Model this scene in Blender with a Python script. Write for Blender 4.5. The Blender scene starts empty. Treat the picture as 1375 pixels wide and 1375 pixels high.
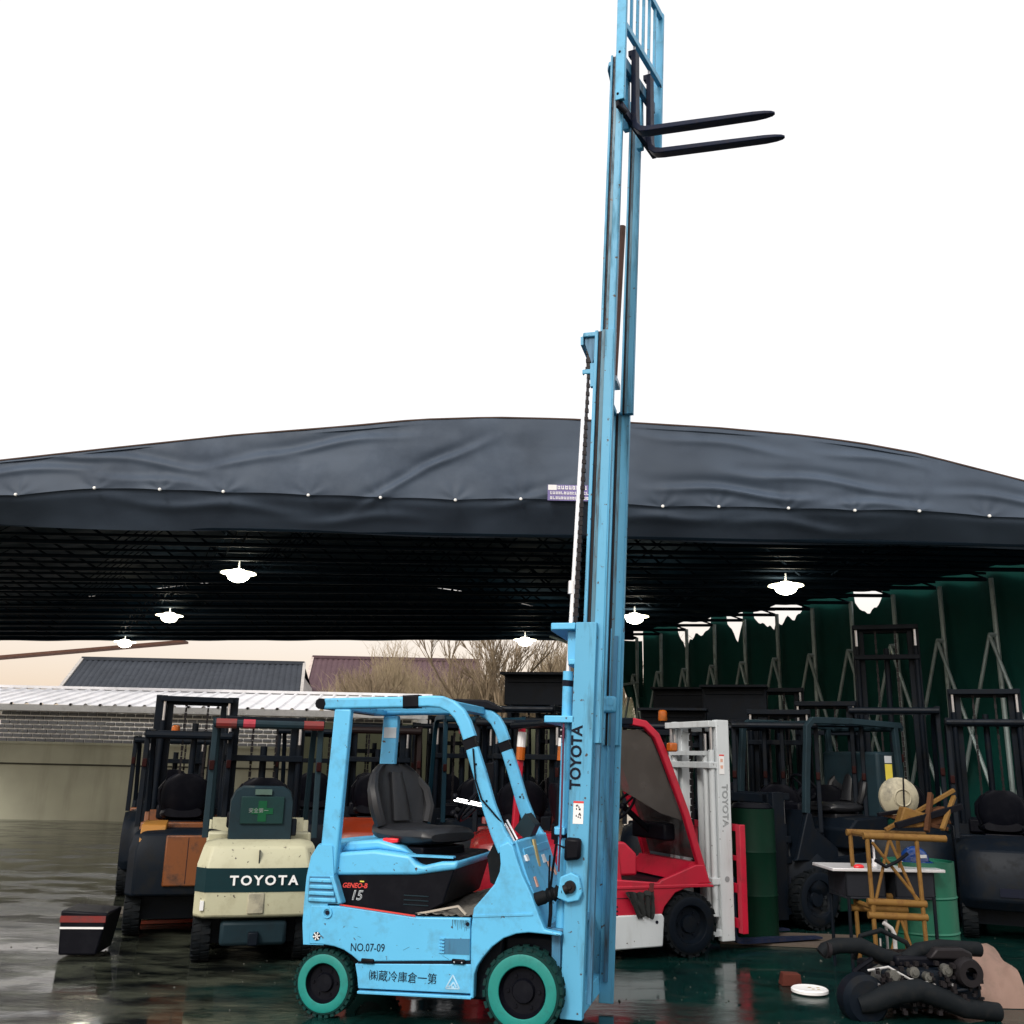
import bpy, math, random
from mathutils import Vector, Matrix, noise
random.seed(7)
PI = math.pi
sc = bpy.context.scene
COL = sc.collection

# ------------------------------------------------------------------ camera
PITCH, ROLL, EYE = .2526, .022, 1.62
cam = bpy.data.cameras.new("camera"); camo = bpy.data.objects.new("camera", cam); COL.objects.link(camo)
cam.sensor_fit = 'HORIZONTAL'; cam.sensor_width = 36; cam.lens = 36 * 1300 / 1375
cam.shift_x = -(692 - 687.5) / 1375
cam.clip_start = .05; cam.clip_end = 2000
fwd = Vector((0, math.cos(PITCH), math.sin(PITCH)))
right = Vector((1, 0, 0)); up = right.cross(fwd)
# the phone was held turned a little over one degree
r2 = right * math.cos(ROLL) + up * math.sin(ROLL)
u2 = -right * math.sin(ROLL) + up * math.cos(ROLL)
camo.matrix_world = Matrix(((r2.x, u2.x, -fwd.x, 0), (r2.y, u2.y, -fwd.y, 0), (r2.z, u2.z, -fwd.z, EYE), (0, 0, 0, 1)))
sc.camera = camo

# ------------------------------------------------------------------ world, sun, exposure
W = bpy.data.worlds.new("World"); sc.world = W; W.use_nodes = True
nt = W.node_tree; nt.nodes.clear()
SUN_EL, SUN_AZ = math.radians(38), math.radians(205)     # azimuth measured clockwise from +Y (north)
sky = nt.nodes.new('ShaderNodeTexSky'); sky.sky_type = 'NISHITA'; sky.sun_disc = False
sky.sun_elevation = SUN_EL; sky.sun_rotation = SUN_AZ
sky.dust_density = 4; sky.air_density = 1.0; sky.ozone_density = 1.0
mixw = nt.nodes.new('ShaderNodeMix'); mixw.data_type = 'RGBA'
mixw.inputs['Factor'].default_value = .72
nt.links.new(sky.outputs[0], mixw.inputs['A'])
# even cloud cover mixed over the clear sky, warmer in the last degrees above the horizon, the same all round
wtc = nt.nodes.new('ShaderNodeTexCoord'); wsp = nt.nodes.new('ShaderNodeSeparateXYZ'); nt.links.new(wtc.outputs['Generated'], wsp.inputs[0])
wrp = nt.nodes.new('ShaderNodeValToRGB'); nt.links.new(wsp.outputs[2], wrp.inputs[0])
wrp.color_ramp.elements[0].position = .03; wrp.color_ramp.elements[0].color = (.56, .42, .30, 1)
wrp.color_ramp.elements[1].position = .26; wrp.color_ramp.elements[1].color = (.74, .71, .68, 1)
wml = nt.nodes.new('ShaderNodeVectorMath'); wml.operation = 'SCALE'; wml.inputs['Scale'].default_value = 10
nt.links.new(wrp.outputs[0], wml.inputs[0]); nt.links.new(wml.outputs[0], mixw.inputs['B'])
bg = nt.nodes.new('ShaderNodeBackground'); bg.inputs[1].default_value = .1
wo = nt.nodes.new('ShaderNodeOutputWorld')
nt.links.new(mixw.outputs['Result'], bg.inputs[0]); nt.links.new(bg.outputs[0], wo.inputs[0])
sl = bpy.data.lights.new("sun", 'SUN'); sl.energy = 1.1; sl.angle = math.radians(14); sl.color = (1, .96, .9)
so = bpy.data.objects.new("sun", sl); COL.objects.link(so)
sd = Vector((math.sin(SUN_AZ) * math.cos(SUN_EL), math.cos(SUN_AZ) * math.cos(SUN_EL), math.sin(SUN_EL)))
so.rotation_euler = sd.to_track_quat('Z', 'Y').to_euler(); so.location = (0, -5, 12)
sc.view_settings.view_transform = 'Standard'; sc.view_settings.look = 'None'
sc.view_settings.gamma = 1; sc.view_settings.use_curve_mapping = False
sc.view_settings.exposure = .95

# ------------------------------------------------------------------ materials
_M = {}
def N(nt, t, **kw):
    n = nt.nodes.new(t)
    for k, v in kw.items(): setattr(n, k, v)
    return n
def paint(name, col, rough=.4, metal=0., dirt=.35, dcol=None, scale=3., streak=False, bump=.08, spec=None, var=.12, chips=0., coat=0.):
    """worn painted surface: base colour drifting slightly, dirt in patches, fine bump"""
    if name in _M: return _M[name]
    if dcol is None: dcol = tuple(min(.05, c * .4 + .006) for c in col)
    if spec is None: spec = .5 if max(col) > .1 else .10
    m = bpy.data.materials.new(name); m.use_nodes = True; t = m.node_tree; L = t.links
    b = t.nodes['Principled BSDF']
    tc = N(t, 'ShaderNodeTexCoord'); mp = N(t, 'ShaderNodeMapping')
    mp.inputs['Scale'].default_value = (scale, scale, scale * (.12 if streak else 1))
    L.new(tc.outputs['Object'], mp.inputs[0])
    n1 = N(t, 'ShaderNodeTexNoise'); n1.inputs['Scale'].default_value = 2.2; n1.inputs['Detail'].default_value = 8; n1.inputs['Roughness'].default_value = .65
    L.new(mp.outputs[0], n1.inputs[0])
    r1 = N(t, 'ShaderNodeMapRange'); r1.inputs[1].default_value = .5; r1.inputs[2].default_value = .78; r1.inputs[4].default_value = dirt * 1.6
    L.new(n1.outputs[0], r1.inputs[0])
    n2 = N(t, 'ShaderNodeTexNoise'); n2.inputs['Scale'].default_value = .9; n2.inputs['Detail'].default_value = 3
    L.new(tc.outputs['Object'], n2.inputs[0])
    v = N(t, 'ShaderNodeMapRange'); v.inputs[1].default_value = .3; v.inputs[2].default_value = .7; v.inputs[3].default_value = 1 - var; v.inputs[4].default_value = 1 + var
    L.new(n2.outputs[0], v.inputs[0])
    hs = N(t, 'ShaderNodeHueSaturation'); hs.inputs['Color'].default_value = (*col, 1); L.new(v.outputs[0], hs.inputs['Value'])
    mx = N(t, 'ShaderNodeMix', data_type='RGBA'); L.new(r1.outputs[0], mx.inputs['Factor'])
    L.new(hs.outputs[0], mx.inputs['A']); mx.inputs['B'].default_value = (*dcol, 1)
    out = mx.outputs['Result']
    if chips > 0:
        n4 = N(t, 'ShaderNodeTexNoise'); n4.inputs['Scale'].default_value = 26; n4.inputs['Detail'].default_value = 4
        L.new(tc.outputs['Object'], n4.inputs[0])
        r4 = N(t, 'ShaderNodeMapRange'); r4.inputs[1].default_value = .72 - chips * .1; r4.inputs[2].default_value = .76 - chips * .1
        L.new(n4.outputs[0], r4.inputs[0])
        m4 = N(t, 'ShaderNodeMix', data_type='RGBA'); L.new(r4.outputs[0], m4.inputs['Factor'])
        L.new(out, m4.inputs['A']); m4.inputs['B'].default_value = (.05, .035, .03, 1); out = m4.outputs['Result']
    L.new(out, b.inputs['Base Color'])
    rr = N(t, 'ShaderNodeMapRange'); rr.inputs[3].default_value = rough; rr.inputs[4].default_value = min(1, rough + .35)
    L.new(r1.outputs[0], rr.inputs[0]); L.new(rr.outputs[0], b.inputs['Roughness'])
    b.inputs['Metallic'].default_value = metal; b.inputs['Specular IOR Level'].default_value = spec
    if coat: b.inputs['Coat Weight'].default_value = coat
    if bump:
        n3 = N(t, 'ShaderNodeTexNoise'); n3.inputs['Scale'].default_value = 18; n3.inputs['Detail'].default_value = 5
        L.new(tc.outputs['Object'], n3.inputs[0])
        bp = N(t, 'ShaderNodeBump'); bp.inputs['Strength'].default_value = bump; bp.inputs['Distance'].default_value = .01
        L.new(n3.outputs[0], bp.inputs['Height']); L.new(bp.outputs[0], b.inputs['Normal'])
    _M[name] = m; return m
def emit(name, col, s):
    if name in _M: return _M[name]
    m = bpy.data.materials.new(name); m.use_nodes = True; b = m.node_tree.nodes['Principled BSDF']
    b.inputs['Base Color'].default_value = (*col, 1); b.inputs['Emission Color'].default_value = (*col, 1); b.inputs['Emission Strength'].default_value = s
    _M[name] = m; return m
def glassy(name, col, alpha=.3):
    if name in _M: return _M[name]
    m = bpy.data.materials.new(name); m.use_nodes = True; b = m.node_tree.nodes['Principled BSDF']
    b.inputs['Base Color'].default_value = (*col, 1); b.inputs['Alpha'].default_value = alpha; b.inputs['Roughness'].default_value = .15
    _M[name] = m; return m

BLUE = paint('blue_paint', (.105, .46, .75), .42, dirt=.40, dcol=(.06, .17, .24), scale=3.2, var=.08, chips=.4)
BLUEM = paint('blue_mast_paint', (.085, .35, .56), .5, dirt=.85, dcol=(.045, .12, .17), scale=5., streak=True, var=.1, chips=.55)
BLUED = paint('blue_grimy_paint', (.04, .17, .30), .5, dirt=.8, dcol=(.02, .03, .04), scale=7., streak=True)
BLACK = paint('black_plastic', (.0035, .004, .007), .42, dirt=.25, dcol=(.015, .016, .02))
RUBBER = paint('black_rubber', (.006, .008, .010), .65, dirt=.4, dcol=(.02, .02, .02), scale=8)
VINYL = paint('black_vinyl', (.014, .015, .018), .34, spec=.35, dirt=.25, dcol=(.02, .02, .022), scale=9)
SLATE = paint('slate_paint', (.014, .029, .038), .45, dirt=.45)
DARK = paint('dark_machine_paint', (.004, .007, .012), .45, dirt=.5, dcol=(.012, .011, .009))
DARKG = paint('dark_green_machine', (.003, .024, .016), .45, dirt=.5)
GREASE = paint('greasy_steel', (.02, .018, .02), .4, metal=.3, dirt=.5, scale=8)
STEEL = paint('bare_steel', (.5, .5, .52), .3, metal=.9, dirt=.2, scale=8)
CHROME = paint('chrome_rod', (.82, .82, .85), .2, metal=.5, dirt=.05, bump=0)
FORK = paint('fork_black', (.012, .018, .042), .45, dirt=.3, dcol=(.07, .05, .04), scale=9)
TEAL = paint('teal_wheel', (.003, .20, .175), .6, dirt=.3, dcol=(.01, .06, .06), scale=8)
TEALT = paint('teal_tyre', (.005, .032, .030), .75, dirt=.5, dcol=(.02, .02, .02), scale=12)
CREAM = paint('cream_paint', (.46, .45, .31), .5, dirt=.3, dcol=(.2, .17, .1), scale=3, chips=.5)
BANDG = paint('dark_teal_band', (.006, .026, .032), .4, dirt=.2)
RED = paint('red_paint', (.44, .007, .030), .4, dirt=.35, dcol=(.12, .01, .012), scale=3)
REDF = paint('faded_red', (.17, .012, .010), .5, dirt=.5, dcol=(.05, .03, .03), scale=6)
WHITE = paint('white_paint', (.56, .60, .62), .45, dirt=.3, dcol=(.25, .24, .22), scale=4, streak=True, chips=.3)
WHITEP = paint('white_sticker', (.8, .8, .8), .5, dirt=.05, bump=0)
ORANGE = paint('orange_paint', (.15, .042, .006), .5, dirt=.85, dcol=(.03, .015, .01))
ORRED = paint('orange_red_paint', (.26, .030, .008), .3, dirt=.35, dcol=(.1, .03, .02))
AMBER = paint('amber_plastic', (.42, .095, .008), .25, dirt=.5, bump=0)
YELLOW = paint('yellow_print', (.75, .62, .08), .5, dirt=.1, bump=0)
INK = paint('ink', (.008, .01, .02), .5, dirt=0, bump=0)
INKR = paint('ink_red', (.65, .05, .04), .5, dirt=0, bump=0)
INKG = paint('ink_green', (.008, .07, .03), .5, dirt=0, bump=0)
INKW = paint('ink_grey', (.55, .58, .6), .5, dirt=0, bump=0)
RUST = paint('rusty_yellow_steel', (.17, .09, .022), .6, spec=.2, dirt=.7, dcol=(.10, .04, .015), scale=9)
TAN = paint('tan_tape', (.50, .38, .16), .6, dirt=.2)
GDRUM = paint('green_drum_paint', (.004, .105, .06), .5, dirt=.3)
GBIN = paint('green_bin_plastic', (.002, .020, .011), .5, dirt=.3)

# ------------------------------------------------------------------ mesh builder
class MB:
    def __init__(s): s.v = []; s.f = []; s.sm = []
    def add(s, vs, fs, smooth=False):
        o = len(s.v); s.v += [tuple(v) for v in vs]; s.f += [tuple(i + o for i in f) for f in fs]; s.sm += [smooth] * len(fs); return s
    def box(s, x0, x1, y0, y1, z0, z1):
        return s.add([(x, y, z) for x in (x0, x1) for y in (y0, y1) for z in (z0, z1)],
                     [(0, 1, 3, 2), (4, 6, 7, 5), (0, 4, 5, 1), (2, 3, 7, 6), (0, 2, 6, 4), (1, 5, 7, 3)])
    def beam(s, p, q, w, h, upv=(0, 0, 1)):
        p = Vector(p); q = Vector(q); d = (q - p).normalized(); u = Vector(upv)
        if abs(d.dot(u)) > .98: u = Vector((1, 0, 0))
        a = d.cross(u).normalized(); b = a.cross(d).normalized()
        vs = [e + a * (i * w / 2) + b * (j * h / 2) for e in (p, q) for i, j in ((-1, -1), (1, -1), (1, 1), (-1, 1))]
        return s.add(vs, [(3, 2, 1, 0), (4, 5, 6, 7), (0, 1, 5, 4), (1, 2, 6, 5), (2, 3, 7, 6), (3, 0, 4, 7)])
    def cyl(s, p, q, r, r1=None, n=16, caps=True):
        r1 = r if r1 is None else r1
        return s.tube([p, q], [r, r1], n, caps)
    def tube(s, path, r, n=10, caps=True):
        path = [Vector(p) for p in path]; k = len(path)
        rs = r if isinstance(r, (list, tuple)) else [r] * k
        vs = []; a = None
        for i, p in enumerate(path):
            d = (path[min(i + 1, k - 1)] - path[max(i - 1, 0)]).normalized()
            if a is None:
                a = d.cross(Vector((0, 0, 1)))
                if a.length < .05: a = d.cross(Vector((1, 0, 0)))
            else: a = a - d * a.dot(d)
            a.normalize(); b = d.cross(a)
            for j in range(n):
                t = 2 * PI * j / n; vs.append(p + (a * math.cos(t) + b * math.sin(t)) * rs[i])
        fs = [(i * n + j, i * n + (j + 1) % n, (i + 1) * n + (j + 1) % n, (i + 1) * n + j) for i in range(k - 1) for j in range(n)]
        s.add(vs, fs, True)
        if caps:
            s.add(vs[:n], [tuple(range(n - 1, -1, -1))]); s.add(vs[-n:], [tuple(range(n))])
        return s
    def prism(s, poly, y0, y1):
        """poly in (x,z), extruded along y"""
        n = len(poly)
        vs = [(x, y0, z) for x, z in poly] + [(x, y1, z) for x, z in poly]
        return s.add(vs, [tuple(range(n)), tuple(range(2 * n - 1, n - 1, -1))] + [(j, j + n, (j + 1) % n + n, (j + 1) % n) for j in range(n)])
    def prismz(s, poly, z0, z1):
        n = len(poly)
        vs = [(x, y, z0) for x, y in poly] + [(x, y, z1) for x, y in poly]
        return s.add(vs, [tuple(range(n - 1, -1, -1)), tuple(range(n, 2 * n))] + [(j, (j + 1) % n, (j + 1) % n + n, j + n) for j in range(n)])
    def loft(s, rings, caps=True, smooth=False):
        n = len(rings[0]); vs = [p for r in rings for p in r]
        fs = [(i * n + j, i * n + (j + 1) % n, (i + 1) * n + (j + 1) % n, (i + 1) * n + j) for i in range(len(rings) - 1) for j in range(n)]
        s.add(vs, fs, smooth)
        if caps: s.add(rings[0], [tuple(range(n - 1, -1, -1))]); s.add(rings[-1], [tuple(range(n))])
        return s
    def ribbon(s, path, w, y0, y1):
        """flat bar of width w following path (x,z), between y0 and y1"""
        out = []
        k = len(path)
        ws = w if isinstance(w, (list, tuple)) else [w] * k
        rings = []
        for i, (x, z) in enumerate(path):
            a = path[max(i - 1, 0)]; b = path[min(i + 1, k - 1)]
            dx, dz = b[0] - a[0], b[1] - a[1]; l = math.hypot(dx, dz); nx, nz = -dz / l * ws[i] / 2, dx / l * ws[i] / 2
            rings.append([(x + nx, y0, z + nz), (x + nx, y1, z + nz), (x - nx, y1, z - nz), (x - nx, y0, z - nz)])
        return s.loft(rings)
    def lathe(s, prof, c=(0, 0, 0), axis='y', n=40, smooth=True):
        """prof: (radius, offset along axis)"""
        rings = []
        for r, h in prof:
            ring = []
            for j in range(n):
                t = 2 * PI * j / n; a, b = r * math.cos(t), r * math.sin(t)
                if axis == 'y': ring.append((c[0] + a, c[1] + h, c[2] + b))
                elif axis == 'x': ring.append((c[0] + h, c[1] + a, c[2] + b))
                else: ring.append((c[0] + a, c[1] + b, c[2] + h))
            rings.append(ring)
        return s.loft(rings, False, smooth)
    def ball(s, c, r, n=12, m=8, sq=(1, 1, 1)):
        rings = []
        for i in range(1, m):
            t = PI * i / m
            rings.append([(c[0] + r * sq[0] * math.sin(t) * math.cos(2 * PI * j / n), c[1] + r * sq[1] * math.sin(t) * math.sin(2 * PI * j / n), c[2] + r * sq[2] * math.cos(t)) for j in range(n)])
        return s.loft(rings, True, True)
    def build(s, name, mat, parent=None, bevel=0, seg=2, label=None, kind=None, subd=0):
        me = bpy.data.meshes.new(name); me.from_pydata(s.v, [], s.f); me.materials.append(mat)
        me.update()
        if any(s.sm) or bevel: me.polygons.foreach_set('use_smooth', [True] * len(me.polygons)); me.set_sharp_from_angle(angle=math.radians(32))
        o = bpy.data.objects.new(name, me); COL.objects.link(o)
        if parent: o.parent = parent
        if bevel:
            b = o.modifiers.new('b', 'BEVEL'); b.width = bevel; b.segments = seg; b.limit_method = 'ANGLE'; b.angle_limit = math.radians(35)
        if subd:
            q = o.modifiers.new('s', 'SUBSURF'); q.levels = subd; q.render_levels = subd
            for p in me.polygons: p.use_smooth = True
        if label: o['label'] = label
        if kind: o['kind'] = kind
        return o
def thing(name, label, cat, loc=(0, 0, 0), rz=0, group=None):
    o = bpy.data.objects.new(name, None); COL.objects.link(o); o.location = loc; o.rotation_euler = (0, 0, rz)
    o['label'] = label; o['category'] = cat
    if group: o['group'] = group
    return o
def tag(o, label, cat, group=None):
    o['label'] = label; o['category'] = cat
    if group: o['group'] = group
    return o
def struct(o): o['kind'] = 'structure'; return o
def copy_tree(o, parent=None):
    kids = list(o.children); c = o.copy(); COL.objects.link(c); c.parent = parent
    for ch in kids: copy_tree(ch, c)
    return c
def text(name, body, size, mat, parent, origin, xdir, ydir, bold=0., align='LEFT', shear=0, sx=1., outline=False, space=1.):
    """flat printed lettering laid on a surface"""
    cu = bpy.data.curves.new(name, 'FONT'); cu.body = body; cu.size = size; cu.offset = bold; cu.extrude = .0006
    cu.align_x = align; cu.shear = shear; cu.resolution_u = 3; cu.space_character = space
    if outline: cu.fill_mode = 'NONE'; cu.extrude = 0; cu.bevel_depth = outline; cu.bevel_resolution = 0
    tmp = bpy.data.objects.new(name, cu); COL.objects.link(tmp)
    dg = bpy.context.evaluated_depsgraph_get()
    me = bpy.data.meshes.new_from_object(tmp.evaluated_get(dg)); COL.objects.unlink(tmp); bpy.data.objects.remove(tmp)
    X = Vector(xdir).normalized(); Y = Vector(ydir).normalized(); Z = X.cross(Y); O = Vector(origin)
    mt = Matrix(((X.x * sx, Y.x, Z.x, O.x), (X.y * sx, Y.y, Z.y, O.y), (X.z * sx, Y.z, Z.z, O.z), (0, 0, 0, 1)))
    me.transform(mt); me.materials.clear(); me.materials.append(mat)
    o = bpy.data.objects.new(name, me); COL.objects.link(o); o.parent = parent
    return o
def arc(c, r, a0, a1, n):
    return [(c[0] + r * math.cos(a0 + (a1 - a0) * i / n), c[1] + r * math.sin(a0 + (a1 - a0) * i / n)) for i in range(n + 1)]

# ------------------------------------------------------------------ ground
def ground_mat():
    m = bpy.data.materials.new('wet_painted_concrete'); m.use_nodes = True; t = m.node_tree; L = t.links
    b = t.nodes['Principled BSDF']; tc = N(t, 'ShaderNodeTexCoord')
    def noise_(sc_, det, mpv=None, rough=.6):
        n = N(t, 'ShaderNodeTexNoise'); n.inputs['Scale'].default_value = sc_; n.inputs['Detail'].default_value = det; n.inputs['Roughness'].default_value = rough
        if mpv:
            mp = N(t, 'ShaderNodeMapping'); mp.inputs['Scale'].default_value = mpv; L.new(tc.outputs['Object'], mp.inputs[0]); L.new(mp.outputs[0], n.inputs[0])
        else: L.new(tc.outputs['Object'], n.inputs[0])
        return n
    def rng(src, a, b_, c=0., d=1.):
        r = N(t, 'ShaderNodeMapRange'); r.inputs[1].default_value = a; r.inputs[2].default_value = b_; r.inputs[3].default_value = c; r.inputs[4].default_value = d
        L.new(src, r.inputs[0]); return r.outputs[0]
    # bare concrete towards the left of the yard, green floor paint elsewhere, worn through in places
    sep = N(t, 'ShaderNodeSeparateXYZ'); L.new(tc.outputs['Object'], sep.inputs[0])
    n1 = noise_(1.1, 6)
    add = N(t, 'ShaderNodeMath', operation='MULTIPLY_ADD'); L.new(n1.outputs[0], add.inputs[0]); add.inputs[1].default_value = -3.2; L.new(sep.outputs[0], add.inputs[2])
    green = rng(add.outputs[0], -3.7, -3.0)
    worn = rng(noise_(5, 8).outputs[0], .58, .66, 0, .35)
    mul = N(t, 'ShaderNodeMath', operation='SUBTRACT'); L.new(green, mul.inputs[0]); L.new(worn, mul.inputs[1]); mul.use_clamp = True
    c1 = N(t, 'ShaderNodeMix', data_type='RGBA'); L.new(rng(noise_(3, 8).outputs[0], .35, .65), c1.inputs['Factor'])
    c1.inputs['A'].default_value = (.0015, .013, .012, 1); c1.inputs['B'].default_value = (.004, .027, .023, 1)
    c2 = N(t, 'ShaderNodeMix', data_type='RGBA'); L.new(rng(noise_(2.0, 10, (.8, 2.2, 1), .7).outputs[0], .42, .66), c2.inputs['Factor'])
    c2.inputs['A'].default_value = (.003, .004, .004, 1); c2.inputs['B'].default_value = (.065, .072, .052, 1)  # pale streaks put the wet floor's highlights into the concrete colour
    c3 = N(t, 'ShaderNodeMix', data_type='RGBA'); L.new(mul.outputs[0], c3.inputs['Factor']); L.new(c2.outputs['Result'], c3.inputs['A']); L.new(c1.outputs['Result'], c3.inputs['B'])
    # fine cracks and old wheel scuffs
    vr = N(t, 'ShaderNodeTexVoronoi'); vr.feature = 'DISTANCE_TO_EDGE'; vr.inputs['Scale'].default_value = .55
    wn = noise_(1.6, 6); vm = N(t, 'ShaderNodeVectorMath', operation='MULTIPLY_ADD'); L.new(wn.outputs['Color'], vm.inputs[0]); vm.inputs[1].default_value = (.9, .9, .9); L.new(tc.outputs['Object'], vm.inputs[2]); L.new(vm.outputs[0], vr.inputs['Vector'])
    crk = rng(vr.outputs['Distance'], .002, .010, .75, 0)
    sc_ = noise_(1.0, 9, (.35, 5.0, 1), .75); scf = rng(sc_.outputs[0], .56, .70, 0, .5)
    c4 = N(t, 'ShaderNodeMix', data_type='RGBA'); L.new(scf, c4.inputs['Factor']); L.new(c3.outputs['Result'], c4.inputs['A']); c4.inputs['B'].default_value = (.045, .05, .042, 1)
    c5 = N(t, 'ShaderNodeMix', data_type='RGBA'); L.new(crk, c5.inputs['Factor']); L.new(c4.outputs['Result'], c5.inputs['A']); c5.inputs['B'].default_value = (.002, .003, .003, 1)
    L.new(c5.outputs['Result'], b.inputs['Base Color'])
    # standing water in uneven sheets
    wet = noise_(1.0, 7, (.9, 1.6, 1), .62)
    L.new(rng(wet.outputs[0], .44, .60, .05, .24), b.inputs['Roughness'])
    bp = N(t, 'ShaderNodeBump'); bp.inputs['Distance'].default_value = .012
    L.new(rng(wet.outputs[0], .44, .60, .05, .5), bp.inputs['Strength'])
    L.new(noise_(9, 8, (.7, 1.5, 1), .6).outputs[0], bp.inputs['Height']); L.new(bp.outputs[0], b.inputs['Normal'])
    b.inputs['IOR'].default_value = 1.33
    return m
g = MB(); g.add([(-300, -60, 0), (300, -60, 0), (300, 500, 0), (-300, 500, 0)], [(0, 1, 2, 3)])
struct(g.build('ground', ground_mat()))
# ------------------------------------------------------------------ canopy tent
LEFTX, RIGHTX, FY = -9.5, 7.96, 11.0
ARCH = [(-9.5, 4.42), (-7, 4.82), (-4.8, 5.13), (-3.4, 5.32), (-2.1, 5.46), (-1.2, 5.57), (-.3, 5.62), (.6, 5.62), (1.4, 5.59), (2.4, 5.55), (3.4, 5.48), (4.1, 5.40), (4.8, 5.28), (6.5, 4.85), (7.96, 4.42)]
def arch(x):
    for (a, za), (b, zb) in zip(ARCH, ARCH[1:]):
        if x <= b: t = (x - a) / (b - a); return za + (zb - za) * t
    return ARCH[-1][1]
def tp(u, s):
    """plan position: u 0..1 left to right, s 0 front .. 1 back"""
    lx, ly = LEFTX - .54 * 13.6 * s, FY + 13.6 * s
    rx, ry = RIGHTX - .54 * 9.9 * s, FY + 9.9 * s
    return lx + (rx - lx) * u, ly + (ry - ly) * u
TENT = thing('canopy_tent', 'wide dark tarpaulin canopy on steel frame sheltering the rows of forklifts', 'tent')
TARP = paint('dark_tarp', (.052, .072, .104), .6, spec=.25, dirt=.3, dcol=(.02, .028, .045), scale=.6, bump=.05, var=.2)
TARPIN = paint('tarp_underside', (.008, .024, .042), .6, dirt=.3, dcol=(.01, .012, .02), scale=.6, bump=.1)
GTARP = paint('green_side_tarp', (.0018, .036, .030), .7, spec=.1, dirt=.45, dcol=(.01, .03, .025), scale=1.0, bump=.2)
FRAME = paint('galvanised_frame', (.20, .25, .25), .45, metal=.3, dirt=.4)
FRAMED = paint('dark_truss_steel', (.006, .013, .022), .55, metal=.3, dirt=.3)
RIV = [(-4.14, 4.60), (-3.40, 4.59), (-2.41, 4.57), (-1.57, 4.56), (-.70, 4.55), (.06, 4.58), (.9, 4.55), (1.71, 4.53), (2.36, 4.54), (3.17, 4.54), (3.94, 4.53), (4.69, 4.54), (5.5, 4.5), (6.4, 4.47), (7.3, 4.45), (-4.9, 4.6), (-5.8, 4.5), (-6.7, 4.45), (-7.6, 4.42), (-8.5, 4.4)]
def hem_z(x):
    xs = sorted(RIV)
    for (a, za), (b, zb) in zip(xs, xs[1:]):
        if a <= x <= b:
            t = (x - a) / (b - a); return za + (zb - za) * t + .010 * math.sin(PI * t)
    return 4.45
FOLDS = [(-4.7, 4.98, 1.5, -.10, .055), (-4.3, 4.72, 1.1, -.10, .035), (-3.2, 4.98, .8, .12, .04), (-2.2, 5.22, 1.3, .16, .06), (-1.3, 4.78, .75, .55, .06), (-.8, 5.1, .7, .4, .04),
         (2.6, 4.72, 1.3, -.06, .10), (3.6, 4.88, 1.4, -.1, .07), (2.4, 5.34, 1.4, -.12, .04), (4.2, 5.2, .9, -.14, .05), (4.3, 4.6, 1.0, -.02, .06), (1.8, 4.42, .9, .05, .05), (.2, 4.63, .7, .3, .035), (3.3, 4.38, 1.3, -.05, .04),
         (-3.6, 4.45, 1.6, -.03, .04), (-1.9, 4.35, 1.2, .03, .035), (-5.8, 4.8, 1.2, .1, .06), (5.9, 4.7, 1.2, -.1, .07)]
def fold(x, z):
    d = 0
    for cx, cz, L_, sl_, a in FOLDS:
        s = (x - cx) / L_
        if abs(s) < 1:
            w = (1 - s * s) ** 2; dz = z - (cz + sl_ * (x - cx) + .03 * math.sin(x * 4 + cz * 9))
            d += a * w * math.exp(-(dz / .05) ** 2) - a * .8 * w * math.exp(-((dz - .10) / .07) ** 2)
    return d
mb = MB(); NX, NZ = 640, 110; vs = []
for j in range(NZ + 1):
    for i in range(NX + 1):
        x = LEFTX + (RIGHTX - LEFTX) * i / NX; zt = arch(x); zh = hem_z(x); zb = 4.205 + .012 * math.sin(x * 1.7)
        t = j / NZ
        if t < .7: q = t / .7; z = zt + (zh - zt) * q; y = -.10 * q ** .8
        else: q = (t - .7) / .3; z = zh + (zb - zh) * q; y = -.10 + .34 * q
        if t < .7:
            # tension puckers at the rivets
            for rx, rz in RIV:
                dx, dz = x - rx, z - rz; r = math.hypot(dx, dz)
                if r < .55: y += .008 * math.cos(7 * math.atan2(dz, dx)) * math.exp(-(r / .25) ** 2) * min(1, r * 8)
        else: y += .02 * math.exp(-((q) / .12) ** 2)
        y -= fold(x, z) * .6 * (1 if t > .04 else 0)
        y += .03 * noise.noise(Vector((x * .8, z * 2.0, 3))) * min(1, t * 4) + .006 * noise.noise(Vector((x * 3, z * 6, 1)))
        vs.append((x, FY + y, z))
fs = [(j * (NX + 1) + i, (j + 1) * (NX + 1) + i, (j + 1) * (NX + 1) + i + 1, j * (NX + 1) + i + 1) for j in range(NZ) for i in range(NX)]
mb.add(vs, fs, True); mb.build('front_valance', TARP, TENT)
riv = MB(); riv.lathe([(.001, -.02), (.016, -.016), (.020, 0)], axis='y', n=10); rv0 = riv.build('rivet', paint('rivet_white', (.8, .8, .78), .4, dirt=0), TENT)
for k, (x, z) in enumerate(RIV):
    o = rv0 if k == 0 else rv0.copy()
    if k: COL.objects.link(o)
    o.location = (x, FY - .14, z)
mb = MB(); mb.tube([(x, FY - .0, arch(x) + .01) for x in [LEFTX + (RIGHTX - LEFTX) * i / 60 for i in range(61)]], .012, 8)
mb.build('front_arch_tube', paint('brown_edge', (.10, .07, .06), .6), TENT)
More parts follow.
